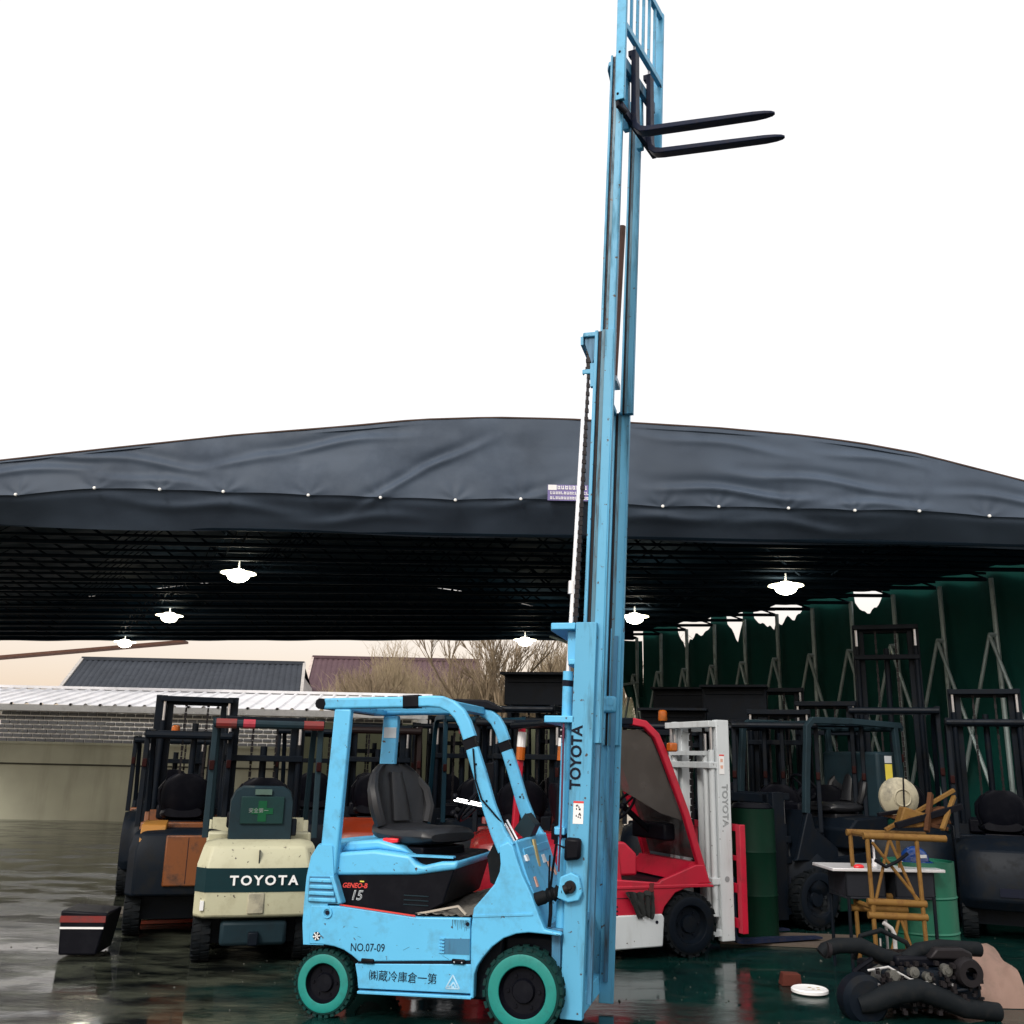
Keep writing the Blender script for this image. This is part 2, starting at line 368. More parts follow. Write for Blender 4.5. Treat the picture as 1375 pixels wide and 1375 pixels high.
# roof sheet, sagging a little between trusses
mb = MB(); NU, NS = 60, 96; vs = []
for j in range(NS + 1):
    for i in range(NU + 1):
        u, s = i / NU, j / NS; x, y = tp(u, s); xa = LEFTX + (RIGHTX - LEFTX) * u
        vs.append((x, y, arch(xa) - .05 * abs(math.sin(s * PI * 13)) + .03 * noise.noise(Vector((x, y, 0)))))
mb.add(vs, [(j * (NU + 1) + i, j * (NU + 1) + i + 1, (j + 1) * (NU + 1) + i + 1, (j + 1) * (NU + 1) + i) for j in range(NS) for i in range(NU)], True)
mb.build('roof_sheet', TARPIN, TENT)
# rear valance closes the back gable above the opening
mb = MB(); vs = []
for i in range(81):
    u = i / 80; x, y = tp(u, 1); xa = LEFTX + (RIGHTX - LEFTX) * u
    vs += [(x, y, arch(xa)), (x, y + .05, 4.70), (x, y, 4.22 + .01 * math.sin(u * 60))]
mb.add(vs, [(3 * i + k, 3 * i + k + 1, 3 * i + k + 4, 3 * i + k + 3) for i in range(80) for k in range(2)], True)
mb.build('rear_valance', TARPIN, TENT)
# trusses
for k in range(14):
    s = .02 + k / 13 * .97; mb = MB(); a = tp(0, s); b = tp(1, s)
    mb.tube([(a[0], a[1], 4.25), ((a[0] + b[0]) / 2, (a[1] + b[1]) / 2, 4.235), (b[0], b[1], 4.25)], .03, 6)
    mb.tube([(a[0], a[1], 4.34), (b[0], b[1], 4.34)], .02, 6)
    for q in range(7):
        u0, u1 = q / 7, (q + 1) / 7; um = (u0 + u1) / 2
        p0, p1, pm = tp(u0, s), tp(u1, s), tp(um, s); za = arch(LEFTX + (RIGHTX - LEFTX) * um) - .06
        mb.tube([(p0[0], p0[1], 4.26), (pm[0], pm[1], za)], .010, 5, False); mb.tube([(pm[0], pm[1], za), (p1[0], p1[1], 4.26)], .016, 5, False)
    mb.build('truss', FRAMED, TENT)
# longitudinal scissor bars that let the roof fold up
for k in range(4):
    u = .13 + k * .25; mb = MB()
    for q in range(13):
        a, b = tp(u, .02 + q / 13 * .97), tp(u, min(1, .02 + (q + 1) / 13 * .97))
        mb.tube([(a[0], a[1], 4.28), (b[0], b[1], 4.62)], .013, 5, False); mb.tube([(a[0], a[1], 4.62), (b[0], b[1], 4.28)], .013, 5, False)
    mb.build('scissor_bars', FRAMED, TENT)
# right side: poles every 0.75 m, V braces, green sheet with torn top edge
def wall_pt(d): return (13.9 - .54 * d, d)
poles = [20.8 - .745 * i for i in range(14)]
for i, d in enumerate(poles):
    x, y = wall_pt(d)
    mb = MB(); mb.cyl((x, y, 0), (x, y, 4.26), .035, n=8); mb.build('pole', FRAME, TENT)
    mb = MB(); ax, ay = x - .10, y
    mb.cyl((ax - .01, ay, 3.46), (x, y, 3.46), .035, n=6)
    for q in (-1, 1): mb.cyl((ax, ay, 3.46), (ax - .54 * .70 * q * .88, ay + .70 * q * .88, 1.25), .026, n=6)
    mb.build('brace', FRAME, TENT)
HOLES = [(19.45, .30, .42), (19.15, .34, .16), (18.2, .20, .30), (17.3, .42, .26), (16.85, .16, .18), (15.4, .24, .26)]
mb = MB(); nD, nZ = 260, 22; vs = []
for i in range(nD + 1):
    d = 20.75 - (20.75 - 11.0) * i / nD; x, y = wall_pt(d); top = 4.62
    for hd, hw, hz in HOLES:
        q = abs(d - hd) / hw
        if q < 1: top = min(top, 4.30 - hz * (1 - q) ** .7 * (1 + .9 * noise.noise(Vector((d * 7, 0, 4)))))
    for j in range(nZ + 1):
        z = top * j / nZ; f = .06 * math.sin((20.8 - d) / .745 * PI) ** 2 + .03 * noise.noise(Vector((d * 3, z * .8, 0)))
        vs.append((x + .1 + f, y + .05, z))
mb.add(vs, [(i * (nZ + 1) + j, (i + 1) * (nZ + 1) + j, (i + 1) * (nZ + 1) + j + 1, i * (nZ + 1) + j + 1) for i in range(nD) for j in range(nZ)], True)
mb.build('side_sheet', GTARP, TENT)
# flap of the sheet tied back at the rear corner
mb = MB(); x, y = wall_pt(20.75); vs = []
for i in range(13):
    for j in range(9):
        u, w = i / 12, j / 8; z = 4.2 - 2.6 * w; xx = x - 1.2 * (1 - u) * (1 - w) * (.55 if w > .3 else 1) + .1
        vs.append((xx, y + .1 + .06 * math.sin(u * 9 + w * 3), z if u > .3 else max(z, 3.0)))
mb.add(vs, [(i * 9 + j, (i + 1) * 9 + j, (i + 1) * 9 + j + 1, i * 9 + j + 1) for i in range(12) for j in range(8)], True)
mb.build('side_flap', GTARP, TENT)
mb = MB(); mb.cyl((x - .75, y, 0), (x - .75, y, 3.55), .03, n=8); mb.cyl((x - .75, y, 3.2), (x, y, 3.3), .03, n=8); mb.tube([(x - .78, y, 3.2), (x - 1.2, y, 4.0), (x - 1.9, y, 4.25)], .03, 8)
mb.build('corner_frame', FRAME, TENT)
# printed label on the valance
PUR = paint('purple_print', (.16, .13, .33), .5, dirt=.1, bump=0)
mb = MB(); mb.box(.37, .84, FY - .168, FY - .162, 4.565, 4.755); lab = mb.build('valance_label', PUR, TENT)
mb = MB(); mb.box(.375, .475, FY - .171, FY - .168, 4.69, 4.752); mb.build('label_emblem', WHITEP, lab)
for r_, (z, h, x0) in enumerate([(4.70, .046, .485), (4.64, .034, .40), (4.58, .034, .40)]):
    mb = MB(); x = x0; rr = random.Random(r_)
    while x < .82:
        w = h * .72
        # tiny strokes: the characters themselves are far below the photograph's resolution
        mb.box(x, x + w, FY - .172, FY - .168, z, z + h * .22); mb.box(x, x + w * .25, FY - .1721, FY - .1682, z + h * .1, z + h)
        if rr.random() > .3: mb.box(x + w * .6, x + w * .85, FY - .1722, FY - .1683, z + h * .05, z + h * .95)
        if rr.random() > .4: mb.box(x + .001, x + w - .001, FY - .1723, FY - .1684, z + h * .62, z + h * .8)
        x += h * .95
    mb.build('label_print', WHITEP, lab)
# lamps
LAMP_E = emit('lamp_white', (1, .95, .78), 14); LAMP_R = emit('lamp_rim_flare', (1, .93, .66), 2.5)
lamps = [(-3.84, 13.3, 'nearest lamp of the left row under the canopy, brightest at left'), (-6.3, 17.7, 'middle lamp of the left row under the canopy'), (-8.85, 22.2, 'farthest lamp of the left row, at the photo left edge'),
         (3.80, 13.33, 'nearest lamp of the right row, above the dark forklifts'), (2.09, 16.55, 'lamp just right of the tall blue mast'), (.26, 20.2, 'farthest lamp of the right row, just left of the blue mast')]
LF = paint('lamp_housing', (.5, .5, .5), .4)
for x, y, lb in lamps:
    t = thing('hanging_lamp', 'lit round disc ' + lb, 'lamp', (x, y, 4.10), 0, 'lit disc lamps hanging under the canopy')
    MB().cyl((0, 0, .05), (0, 0, .16), .012, n=6).build('hook', LF, t)
    MB().lathe([(.05, .05), (.075, .03), (.08, 0)], axis='z', n=16).build('housing', LF, t)
    MB().lathe([(.08, 0), (.24, -.012), (.245, -.02), (.08, -.03)], axis='z', n=28).build('reflector', LAMP_R, t)  # reflector glows by itself and the bulb is oversized, imitating lamp flare
    MB().ball((0, 0, -.05), .15, 20, 12, sq=(1, 1, .62)).build('bulb', LAMP_E, t)
# ------------------------------------------------------------------ buildings behind the yard
SHEDY = 27.0
BR = paint('grey_brick', (.10, .105, .115), .8, dirt=.4, dcol=(.16, .15, .14), scale=5, var=.25)
MORT = paint('pale_mortar', (.88, .87, .85), .85, dirt=.1)
BEIGE2 = paint('pale_beige_render', (.34, .34, .26), .85, dirt=.5, dcol=(.2, .2, .15), scale=.8, streak=True)
BEIGE = paint('beige_render', (.13, .145, .09), .85, dirt=.5, dcol=(.09, .09, .06), scale=.8, streak=True)
WROOF = paint('white_sheet_roof', (.62, .62, .64), .5, dirt=.3, dcol=(.35, .34, .33), scale=1.2)
def shed():
    t = thing('brick_shed', 'long low shed of grey bricks with a white ribbed sheet roof behind the yard', 'building', (0, SHEDY, 0))
    X1 = -2.55
    MB().box(-24, X1, .02, 5, 0, 2.80).build('wall', MORT, t)
    b0 = MB().box(0, .232, -.015, .03, 0, .078).build('brick', BR, t, bevel=.006, seg=1)
    first = True; rest = MB()
    for r_ in range(27):
        z = 2.70 - r_ * .118
        x = X1 - .26 - (.13 if r_ % 2 else 0)
        while x > -24:
            if r_ < 9 and x > -11.1:
                o = b0 if first else b0.copy()
                if not first: COL.objects.link(o)
                first = False; o.location = (x, 0, z)
            elif r_ < 9 and x > -14: rest.box(x, x + .232, -.015, .03, z, z + .085)
            x -= .26
        if z < 1.6: break
    rest.build('brickwork', BR, t, kind='stuff')
    # ribbed roof
    mb = MB(); z0, z1, y0, y1 = 2.86, 3.50, -.22, 3.6; vs = []; xs = []
    x = -24
    while x < X1 + .55: xs += [(x, 0), (x + .04, .045), (x + .09, .045), (x + .13, 0)]; x += .40
    for (x, h) in xs:
        vs += [(x, y0, z0 + h), (x - .35, y1, z1 + h)]
    mb.add(vs, [(2 * i, 2 * i + 2, 2 * i + 3, 2 * i + 1) for i in range(len(xs) - 1)])
    rf = mb.build('roof', WROOF, t)
    MB().box(-24, X1 + .4, y0 - .02, y0 + .01, z0 - .17, z0 - .004).build('fascia', paint('fascia', (.30, .30, .30), .7, dirt=.3), rf)
    x = -24 + .065; re = MB().cyl((0, y0 - .035, z0 + .01), (0, y0 - .015, z0 + .01), .035, n=6).build('rib_end', BLACK, rf); re.location.x = x
    while x < X1 + .1: x += .80; o = re.copy(); COL.objects.link(o); o.location.x = x
    MB().box(-24, X1 + .1, y1 - .1, y1 + .15, z1 + .02, z1 + .1).build('ridge_cap', WROOF, rf)
shed()
t = thing('yard_wall', 'dull beige rendered wall along the back of the yard below the brick shed', 'wall', (0, 24.9, 0))
MB().box(-26, -5.2, 0, .2, 0, 1.80).build('low_panel', BEIGE2, t)
MB().box(-26, -5.2, -.03, .23, 1.80, 1.86).build('coping', BEIGE2, t)
MB().box(-5.2, 1.5, -.1, .15, 0, 2.48).build('high_panel', BEIGE, t)
MB().box(-26, -5.2, -.02, 0, 1.30, 1.34).build('stain_ledge', paint('ledge', (.05, .05, .04), .8), t)
# distant houses: roofs only just visible above the shed
def tiled_house(name, label, x0, x1, y, ze, zr, dep, tilec, wallc, lean):
    t = thing(name, label, 'house', (0, y, 0)); tm = paint(name + '_tiles', tilec, .7, dirt=.4, dcol=tuple(c * .6 for c in tilec), scale=2)
    wm = paint(name + '_wall', wallc, .8)
    MB().box(x0 + .3, x1 - .3, .3, dep * 2 - .3, 0, ze - .02).build('wall', wm, t)
    mb = MB(); nR = int((x1 - x0) / .24); vs = []
    for i in range(nR * 4 + 1):
        x = x0 + (x1 - x0) * i / (nR * 4); h = .045 * abs(math.sin(i * PI / 4))
        vs += [(x, 0, ze + h), (x - lean, dep, zr + h), (x - lean, dep * 2, ze + h)]
    mb.add(vs, [(3 * i + k, 3 * i + 3 + k, 3 * i + 4 + k, 3 * i + 1 + k) for i in range(nR * 4) for k in range(2)])
    rf = mb.build('roof', tm, t)
    MB().beam((x0 - lean, dep, zr + .06), (x1 - lean, dep, zr + .06), .25, .14).build('ridge', tm, rf)
    for xx in (x0, x1):
        MB().beam((xx, -.05, ze), (xx - lean, dep, zr + .03), .12, .16).build('verge_board', wm, rf)

    for xx in (x0 + .31, x1 - .31):
        g_ = MB(); g_.add([(xx, .3, ze - .05), (xx, dep * 2 - .3, ze - .05), (xx - lean, dep, zr - .05)], [(0, 1, 2)]); g_.build('gable', wm, t)
    MB().box(x0, x1, -.15, 0, ze - .22, ze - .05).build('gutter', paint('pale_gutter', (.4, .42, .47), .6), t)
    return t
tiled_house('grey_roofed_house', 'far house with a long slate grey tiled roof beyond the brick shed', -17.5, -8.1, 38, 3.85, 5.42, 3.4, (.038, .044, .055), (.4, .38, .36), .7)
tiled_house('purple_roofed_house', 'far house with a purple brown tiled roof beside the grey roofed one', -8.9, -1.0, 42, 3.9, 6.15, 4, (.095, .060, .070), (.5, .42, .38), .5)
t = thing('eave_beam', 'thin dark brown roof edge jutting in at the left under the canopy', 'roof', (-12.2, 29, 0))
MB().beam((-8, 0, 3.75), (2.45, 0, 4.88), .5, .07).build('eave_board', paint('brown_wood', (.10, .05, .035), .6), t)
MB().box(-7.6, -7.3, -.2, .2, 0, 3.75).build('post', paint('brown_wood', (.1, .05, .035)), t)

# ------------------------------------------------------------------ bare trees and brush
TWIG = paint('twig_bark', (.20, .15, .095), .85, dirt=.3, dcol=(.08, .06, .04))
def bare_tree(x, y, h, seed, label, spread=.5, mat=TWIG, depth=5, r0=.12, group='bare winter trees beyond the yard wall'):
    rnd = random.Random(seed); t = thing('bare_tree', label, 'tree', (x, y, 0), 0, group)
    tr = MB(); cr = MB(); 
    def grow(p, d, L_, r, lev):
        n = 4 if lev < 2 else 2; path = [p]; q = p; dd = d.copy()
        for i in range(n):
            dd = (dd + Vector((rnd.uniform(-1, 1), rnd.uniform(-1, 1), rnd.uniform(-.2, .6))) * .16).normalized(); q = q + dd * L_ / n; path.append(q)
        tgt = tr if lev == 0 else cr
        tgt.tube(path, [r * (1 - .45 * i / n) for i in range(n + 1)], 6 if lev < 2 else 3, False)
        if lev < depth:
            k = rnd.choice((3, 4)) if lev < depth - 1 else 5
            for c in range(k):
                a = rnd.uniform(0, 2 * PI); s = rnd.uniform(.35, .8) * spread * 1.6
                nd = (dd + Vector((math.cos(a) * s, math.sin(a) * s, .15))).normalized()
                st = path[rnd.randint(max(1, n - 2), n)]
                grow(st, nd, L_ * rnd.uniform(.58, .82), max(.007, r * .60), lev + 1)
    grow(Vector((0, 0, 0)), Vector((0, 0, 1)), h * .30, r0, 0)
    tr.build('trunk', mat, t); cr.build('crown', mat, t)
    return t
bare_tree(-3.4, 31.5, 6.2, 1, 'bare winter tree left of centre, rising behind the shed roof end')
bare_tree(-1.7, 33, 7.4, 2, 'tall bare tree with a wide web of twigs, above the blue cab roof')
bare_tree(.1, 31, 7.6, 3, 'bare tree right beside the left edge of the blue mast')
bare_tree(1.3, 33, 7.8, 4, 'bare tree standing directly behind the blue mast')
bare_tree(3.3, 30, 6.6, 5, 'bare tree seen right of the blue mast beside the tied back green sheet', group='bare winter trees beyond the yard wall')
bare_tree(-5.2, 34, 6.0, 6, 'sparse bare tree in front of the purple tiled roof')
def brush(x0, x1, y0, y1, h, n, seed, name, label, mat):
    rnd = random.Random(seed); mb = MB()
    for i in range(n):
        x, y = rnd.uniform(x0, x1), rnd.uniform(y0, y1); hh = h * (.65 + .5 * noise.noise(Vector((x * .8, y * .3, seed)))) * rnd.uniform(.8, 1.15)
        hh *= min(1, .70 + (x - x0) * .09); p = Vector((x, y, rnd.uniform(hh * .2, hh * .7))); d = Vector((rnd.uniform(-.35, .35), rnd.uniform(-.3, .3), 1))
        q = p + d * hh * .25; w = q + Vector((rnd.uniform(-.3, .3), 0, .25)) * hh * .35
        r = rnd.uniform(.007, .013)
        a = Vector((r, 0, 0))
        mb.add([p - a, p + a, q + a * .8, q - a * .8, w], [(0, 1, 2, 3), (3, 2, 4)])
        for c in range(4):
            s = p.lerp(w, rnd.uniform(.2, .9)); e = s + Vector((rnd.uniform(-.45, .45), rnd.uniform(-.2, .2), rnd.uniform(.05, .5))); a2 = Vector((.006, 0, .003))
            mb.add([s - a2, s + a2, e], [(0, 1, 2)])
    o = mb.build(name, mat, None, kind='stuff'); o['label'] = label; o['category'] = 'brush'
brush(-8.2, 2.6, 33, 37, 6.0, 26000, 11, 'brushwood', 'dense tangle of tan leafless brush beyond the yard wall', paint('dry_brush', (.26, .205, .13), .9, dirt=.3, dcol=(.12, .09, .05)))
brush(1.5, 5.5, 25, 28, 4.6, 6000, 12, 'scrub', 'grey green scrub seen right of the blue mast', paint('grey_scrub', (.11, .12, .07), .9, dirt=.3))
# ------------------------------------------------------------------ wheels and masts
def wheel(parent, x, y, r, w, side, tyre_m, rim_m, hub_m, ringw=.22, lugs=26):
    """side -1: outer face towards -y"""
    e = MB(); k = -side; hw = w / 2
    pr = [(r * .62, -hw * k), (r * .80, -hw * k * 1.02), (r * .93, -hw * k * .95), (r * .985, -hw * k * .72), (r, -hw * k * .3), (r, hw * k * .3), (r * .985, hw * k * .72), (r * .93, hw * k * .95), (r * .62, hw * k)]
    rg = [[(q[0] * math.cos(2 * PI * j / 48), q[1], q[0] * math.sin(2 * PI * j / 48)) for j in range(48)] for q in pr + [pr[0]]]
    e.loft(rg, False, True)
    for j in range(lugs):
        a = 2 * PI * (j + .5) / lugs; ca, sa = math.cos(a), math.sin(a); ta = 2 * PI / lugs * .30
        for s_ in (-1, 1):
            sh = .5 * ta if s_ > 0 else -.5 * ta
            pts = []
            for rr in (r * .95, r * 1.028):
                for yy, dd in ((s_ * hw * .08, 0), (s_ * hw * .98, sh)):
                    for q in (-ta, ta):
                        aa = a + q + dd + (.5 * 2 * PI / lugs if s_ > 0 else 0); pts.append((rr * math.cos(aa), yy, rr * math.sin(aa)))
            e.add(pts, [(0, 1, 3, 2), (4, 6, 7, 5), (0, 4, 5, 1), (2, 3, 7, 6), (0, 2, 6, 4), (1, 5, 7, 3)])
    wo_ = bpy.data.objects.new('wheel', None); COL.objects.link(wo_); wo_.parent = parent; wo_.location = (x, y, r * 1.025)
    e.build('tyre', tyre_m, wo_)
    o = -hw * k
    MB().lathe([(r * .60, o * 1.0), (r * .62, o * 1.06), (r * .82, o * 1.10), (r * .875, o * 1.03)], n=48).build('rim', rim_m, wo_)
    h = MB(); h.lathe([(r * .60, o * 1.04), (r * .585, o * .75), (r * .52, o * .45), (r * .30, o * .42), (r * .26, o * .72), (.001, o * .75)], n=40); h.lathe([(r * .62, -o * .6), (r * .5, -o * .6), (.001, -o * .6)], n=24)
    for j in range(6):
        a = 2 * PI * j / 6; h.cyl((r * .40 * math.cos(a), o * .44, r * .40 * math.sin(a)), (r * .40 * math.cos(a), o * .58, r * .40 * math.sin(a)), r * .045, n=6)
    h.build('hub', hub_m, wo_)
    return wo_
def chain(x0, z0, x1, z1, y, w=.028, pitch=.05):
    mb = MB(); n = int(math.hypot(x1 - x0, z1 - z0) / pitch)
    for i in range(n):
        t = (i + .5) / n; x = x0 + (x1 - x0) * t; z = z0 + (z1 - z0) * t; s = 1 if i % 2 else .72
        mb.box(x - w / 2 * s, x + w / 2 * s, y - .014 * s, y + .014 * s, z - pitch * .46, z + pitch * .46)
    return mb
def seat(t, x, z, y=0, m=VINYL, face=1, sc_=1.):
    """suspension seat with winged backrest"""
    s = bpy.data.objects.new('seat', None); COL.objects.link(s); s.parent = t; s.location = (x, y, z); s.scale = (face * sc_, sc_, sc_)
    rings = []
    for (px, pz, hw, th) in ((-.20, .05, .20, .07), (-.225, .12, .235, .085), (-.25, .22, .25, .09), (-.275, .32, .235, .085), (-.30, .40, .185, .07), (-.315, .44, .10, .045)):
        ring = []
        for j in range(16):
            a = 2 * PI * j / 16; ca, sa = math.cos(a), math.sin(a)
            ww = math.copysign(abs(sa) ** .65, sa) * hw; tt = math.copysign(abs(ca) ** .8, ca) * th * .5
            wing = .07 * (abs(ww) / hw) ** 3 if ca > 0 else .03 * (abs(ww) / hw) ** 3
            ring.append((px + tt + wing, ww, pz))
        rings.append(ring)
    MB().loft(rings, True, True).build('backrest', m, s, subd=1)
    # raised centre panel and side bolsters give the glossy ridges
    MB().loft([[(px + .045 + (.012 if abs(q) < .9 else 0), q * w_, pz) for q in (-1, -.4, .4, 1)] + [(px, q * w_, pz) for q in (1, -1)] for px, pz, w_ in ((-.195, .10, .085), (-.215, .2, .075), (-.245, .3, .065), (-.27, .39, .05))], True, True).build('back_panel', m, s, subd=1)
    for k in (-1, 1):
        MB().tube([(-.15, k * .20, .08), (-.165, k * .235, .18), (-.20, k * .235, .28), (-.25, k * .18, .37)], [.035, .04, .036, .025], 8).build('bolster', m, s)
    rings = []
    for (px, hw, z0, z1) in ((-.24, .19, .0, .10), (-.18, .235, -.02, .09), (0, .245, -.03, .075), (.14, .25, -.03, .09), (.23, .24, -.02, .085), (.27, .2, .0, .05)):
        ring = []
        for j in range(12):
            a = 2 * PI * j / 12; ca, sa = math.cos(a), math.sin(a)
            ring.append((px, math.copysign(abs(ca) ** .5, ca) * hw, (z0 + z1) / 2 + math.copysign(abs(sa) ** .6, sa) * (z1 - z0) / 2))
        rings.append(ring)
    MB().loft(rings, True, True).build('cushion', m, s, subd=1)
    MB().box(-.22, .2, -.19, .19, -.085, -.03).build('suspension', BLACK, s, bevel=.01)
    return s
def steering(t, c, base, r=.16, m=BLACK):
    s = bpy.data.objects.new('steering_wheel', None); COL.objects.link(s); s.parent = t; c = Vector(c); base = Vector(base); ax = (c - base).normalized()
    a = ax.cross(Vector((0, 1, 0))).normalized(); b = ax.cross(a)
    MB().tube([c + (a * math.cos(2 * PI * i / 24) + b * math.sin(2 * PI * i / 24)) * r for i in range(25)], .013, 8, False).build('rim', m, s)
    k = MB()
    for q in range(3):
        an = 2 * PI * q / 3 + .5; k.cyl(c, c + (a * math.cos(an) + b * math.sin(an)) * r, .012, n=6)
    k.ball(c, .035); k.build('spokes', m, s)
    p = c + a * r + ax * .01; MB().cyl(p, p + ax * .05, .014, n=8).ball(p + ax * .06, .022).build('knob', m, s)
    MB().cyl(base, c, .028, n=10).build('steering_column', m, s)
    return s

# ------------------------------------------------------------------ the blue forklift
FB = thing('blue_forklift', 'sky blue electric forklift with teal wheels and its mast fully raised above the canopy', 'forklift', (.2367, 6.9913, 0), -.25)
HW = .50
# lower chassis, dark
ch = MB(); ch.box(-1.40, -.16, -.40, .40, .16, .60); ch.box(-.16, .16, -.36, .36, .16, .55); ch.build('chassis', DARK, FB, bevel=.02)
# rear counterweight: full width, rounded at the back
cw = [(-1.235, .69), (-1.335, .69), (-1.345, .435), (-1.49, .43), (-1.505, .55), (-1.505, .685), (-1.50, .845), (-1.478, .975), (-1.43, 1.052), (-1.33, 1.055), (-1.305, .86)]
rings = []
for y, sx in ((-.5, .0), (-.47, .015), (-.38, .05), (-.2, .09), (0, .10), (.2, .09), (.38, .05), (.47, .015), (.5, 0)):
    rings.append([(x - (sx if x < -1.40 else 0), y, z) for x, z in cw])
MB().loft(rings, True).build('counterweight', BLUE, FB, bevel=.012, seg=3)
# rear grille louvres on the corner
for k in range(4):
    z = .842 - k * .04; mb = MB(); x1 = -1.315 + k * .013
    mb.prism([(-1.468, z), (x1, z + .004), (x1 + .006, z - .022), (-1.468, z - .024)], -.522, -.498); mb.build('louvre', BLUE, FB, bevel=.006)
MB().prism([(-1.475, .852), (-1.31, .858), (-1.245, .70), (-1.475, .695)], -.508, -.499).build('louvre_panel', BLUED, FB)
MB().prism([(-1.322, .862), (-1.296, .864), (-1.226, .700), (-1.252, .698)], -.53, -.499).build('louvre_frame', BLUE, FB, bevel=.005)
# side panels, one each side
def side_panel(k):
    y0, y1 = (-.505, -.46) if k < 0 else (.46, .505)
    pl = [(-1.452, .672), (-1.219, .68), (-.71, .640), (-.352, .655), (-.345, .405), (-1.092, .352), (-1.14, .385), (-1.20, .415), (-1.27, .432), (-1.35, .438), (-1.45, .436)]
    return MB().prism(pl, y0, y1).build('side_panel', BLUE, FB, bevel=.008, seg=3)
sp = side_panel(-1); side_panel(1)
MB().lathe([(.034, -.512), (.034, -.506)], (-1.33, 0, .635), n=24).build('key_recess', BLUED, sp)
MB().lathe([(.036, -.506), (.034, -.516), (.024, -.516), (.022, -.508)], (-1.33, 0, .635), n=24).build('key_ring', BLUE, sp)
MB().cyl((-1.33, -.506, .635), (-1.33, -.514, .635), .014).build('key_hole', INK, sp)
MB().lathe([(.022, -.511), (.022, -.506)], (-.367, 0, .62), n=16).build('latch', STEEL, sp)
MB().cyl((-.367, -.506, .62), (-.367, -.515, .62), .012).build('latch_hole', INK, sp)
vt = MB(); vt.prism([(-.53, .525), (-.35, .534), (-.35, .44), (-.53, .435)], -.5075, -.5055); vt.build('vent_recess', BLUED, sp)
for k in range(5): MB().box(-.55, -.515, -.515, -.504, .44 + k * .02, .45 + k * .02).build('vent_slat', BLUE, sp)
# dark shadow gap then skirt, with hinges
MB().prism([(-1.10, .352), (-.345, .403), (-.345, .385), (-1.10, .338)], -.495, -.44).build('seam', INK, FB)
def skirt(k):
    y0, y1 = (-.498, -.45) if k < 0 else (.45, .498)
    s = MB(); s.prism([(-1.12, .338), (-.33, .386), (-.33, .215), (-1.09, .192), (-1.10, .26)], y0, y1); o = s.build('skirt', BLUE, FB, bevel=.006)
    MB().prism([(-1.09, .180), (-.33, .203), (-.33, .185), (-1.09, .163)], y0 - .012, y1).build('step_edge', BLUE, FB, bevel=.004); return o
sk = skirt(-1); skirt(1)
GR = paint('dry_grime', (.03, .10, .15), .7, dirt=.8, scale=12)
rr = random.Random(12)
for k in range(9):
    x = -.47 + k * .012 + rr.uniform(-.003, .003); l = rr.uniform(.02, .07)
    MB().add([(x, -.5062, .64), (x + .006, -.5062, .64), (x + .004, -.5062, .64 - l), (x + .002, -.5062, .64 - l)], [(0, 1, 2, 3)]).build('grime_run', GR, sp)
for k in range(5):
    x = rr.uniform(-1.2, -.4); z = rr.uniform(.42, .62); a = rr.uniform(-.5, .5); l = rr.uniform(.015, .05)
    MB().add([(x, -.5061, z), (x + l * math.cos(a), -.5061, z + l * math.sin(a)), (x + l * math.cos(a), -.5061, z + l * math.sin(a) + .0025), (x, -.5061, z + .002)], [(0, 1, 2, 3)]).build('scratch', GR, sp)
for x in (-1.03, -.42):
    h = MB(); h.box(x - .045, x + .045, -.515, -.496, .345 + (x + 1.03) * .06, .375 + (x + 1.03) * .06); h.build('hinge', BLACK, sk, bevel=.008)
for x in (-.445, -.395): MB().ball((x, -.516, .393), .006).build('hinge_bolt', STEEL, sk)
# hood under the seat
hd = MB(); prof = [(-1.35, .858), (-.75, .888), (-.47, .935), (-.465, .985), (-.58, .978), (-.70, .948), (-.745, .955), (-.80, 1.01), (-1.05, 1.03), (-1.34, 1.0)]
hd.prism(prof, -.45, .45); hood = hd.build('hood', BLUE, FB, bevel=.022, seg=4)
MB().prism([(-1.33, 1.0), (-1.06, 1.03), (-.82, 1.01), (-.90, 1.055), (-1.06, 1.09), (-1.28, 1.07)], -.36, .36).build('hood_top', BLUE, hood, bevel=.02, seg=3)
MB().prism([(-.76, .955), (-.70, .948), (-.58, .978), (-.48, .985), (-.50, 1.0), (-.60, 1.0), (-.80, 1.0)], -.38, .38).build('hood_tray', BLACK, hood)
MB().box(-.85, -.50, -.44, -.38, 1.0, 1.012).build('tray_edge', BLUE, hood)
# black side and battery compartment front
MB().prism([(-1.36, .868), (-.755, .895), (-.49, .945), (-.56, .72), (-.74, .62), (-1.25, .66)], -.43, .43).build('battery_cover', BLACK, FB, bevel=.01)
bc = MB()
for k in range(3): bc.box(-.83, -.66, -.437, -.43, .70 + k * .028, .706 + k * .028)
bc.build('cover_ribs', SLATE, FB)
MB().beam((-1.245, -.507, .688), (-.72, -.507, .648), .006, .009).build('red_stripe', INKR, FB)
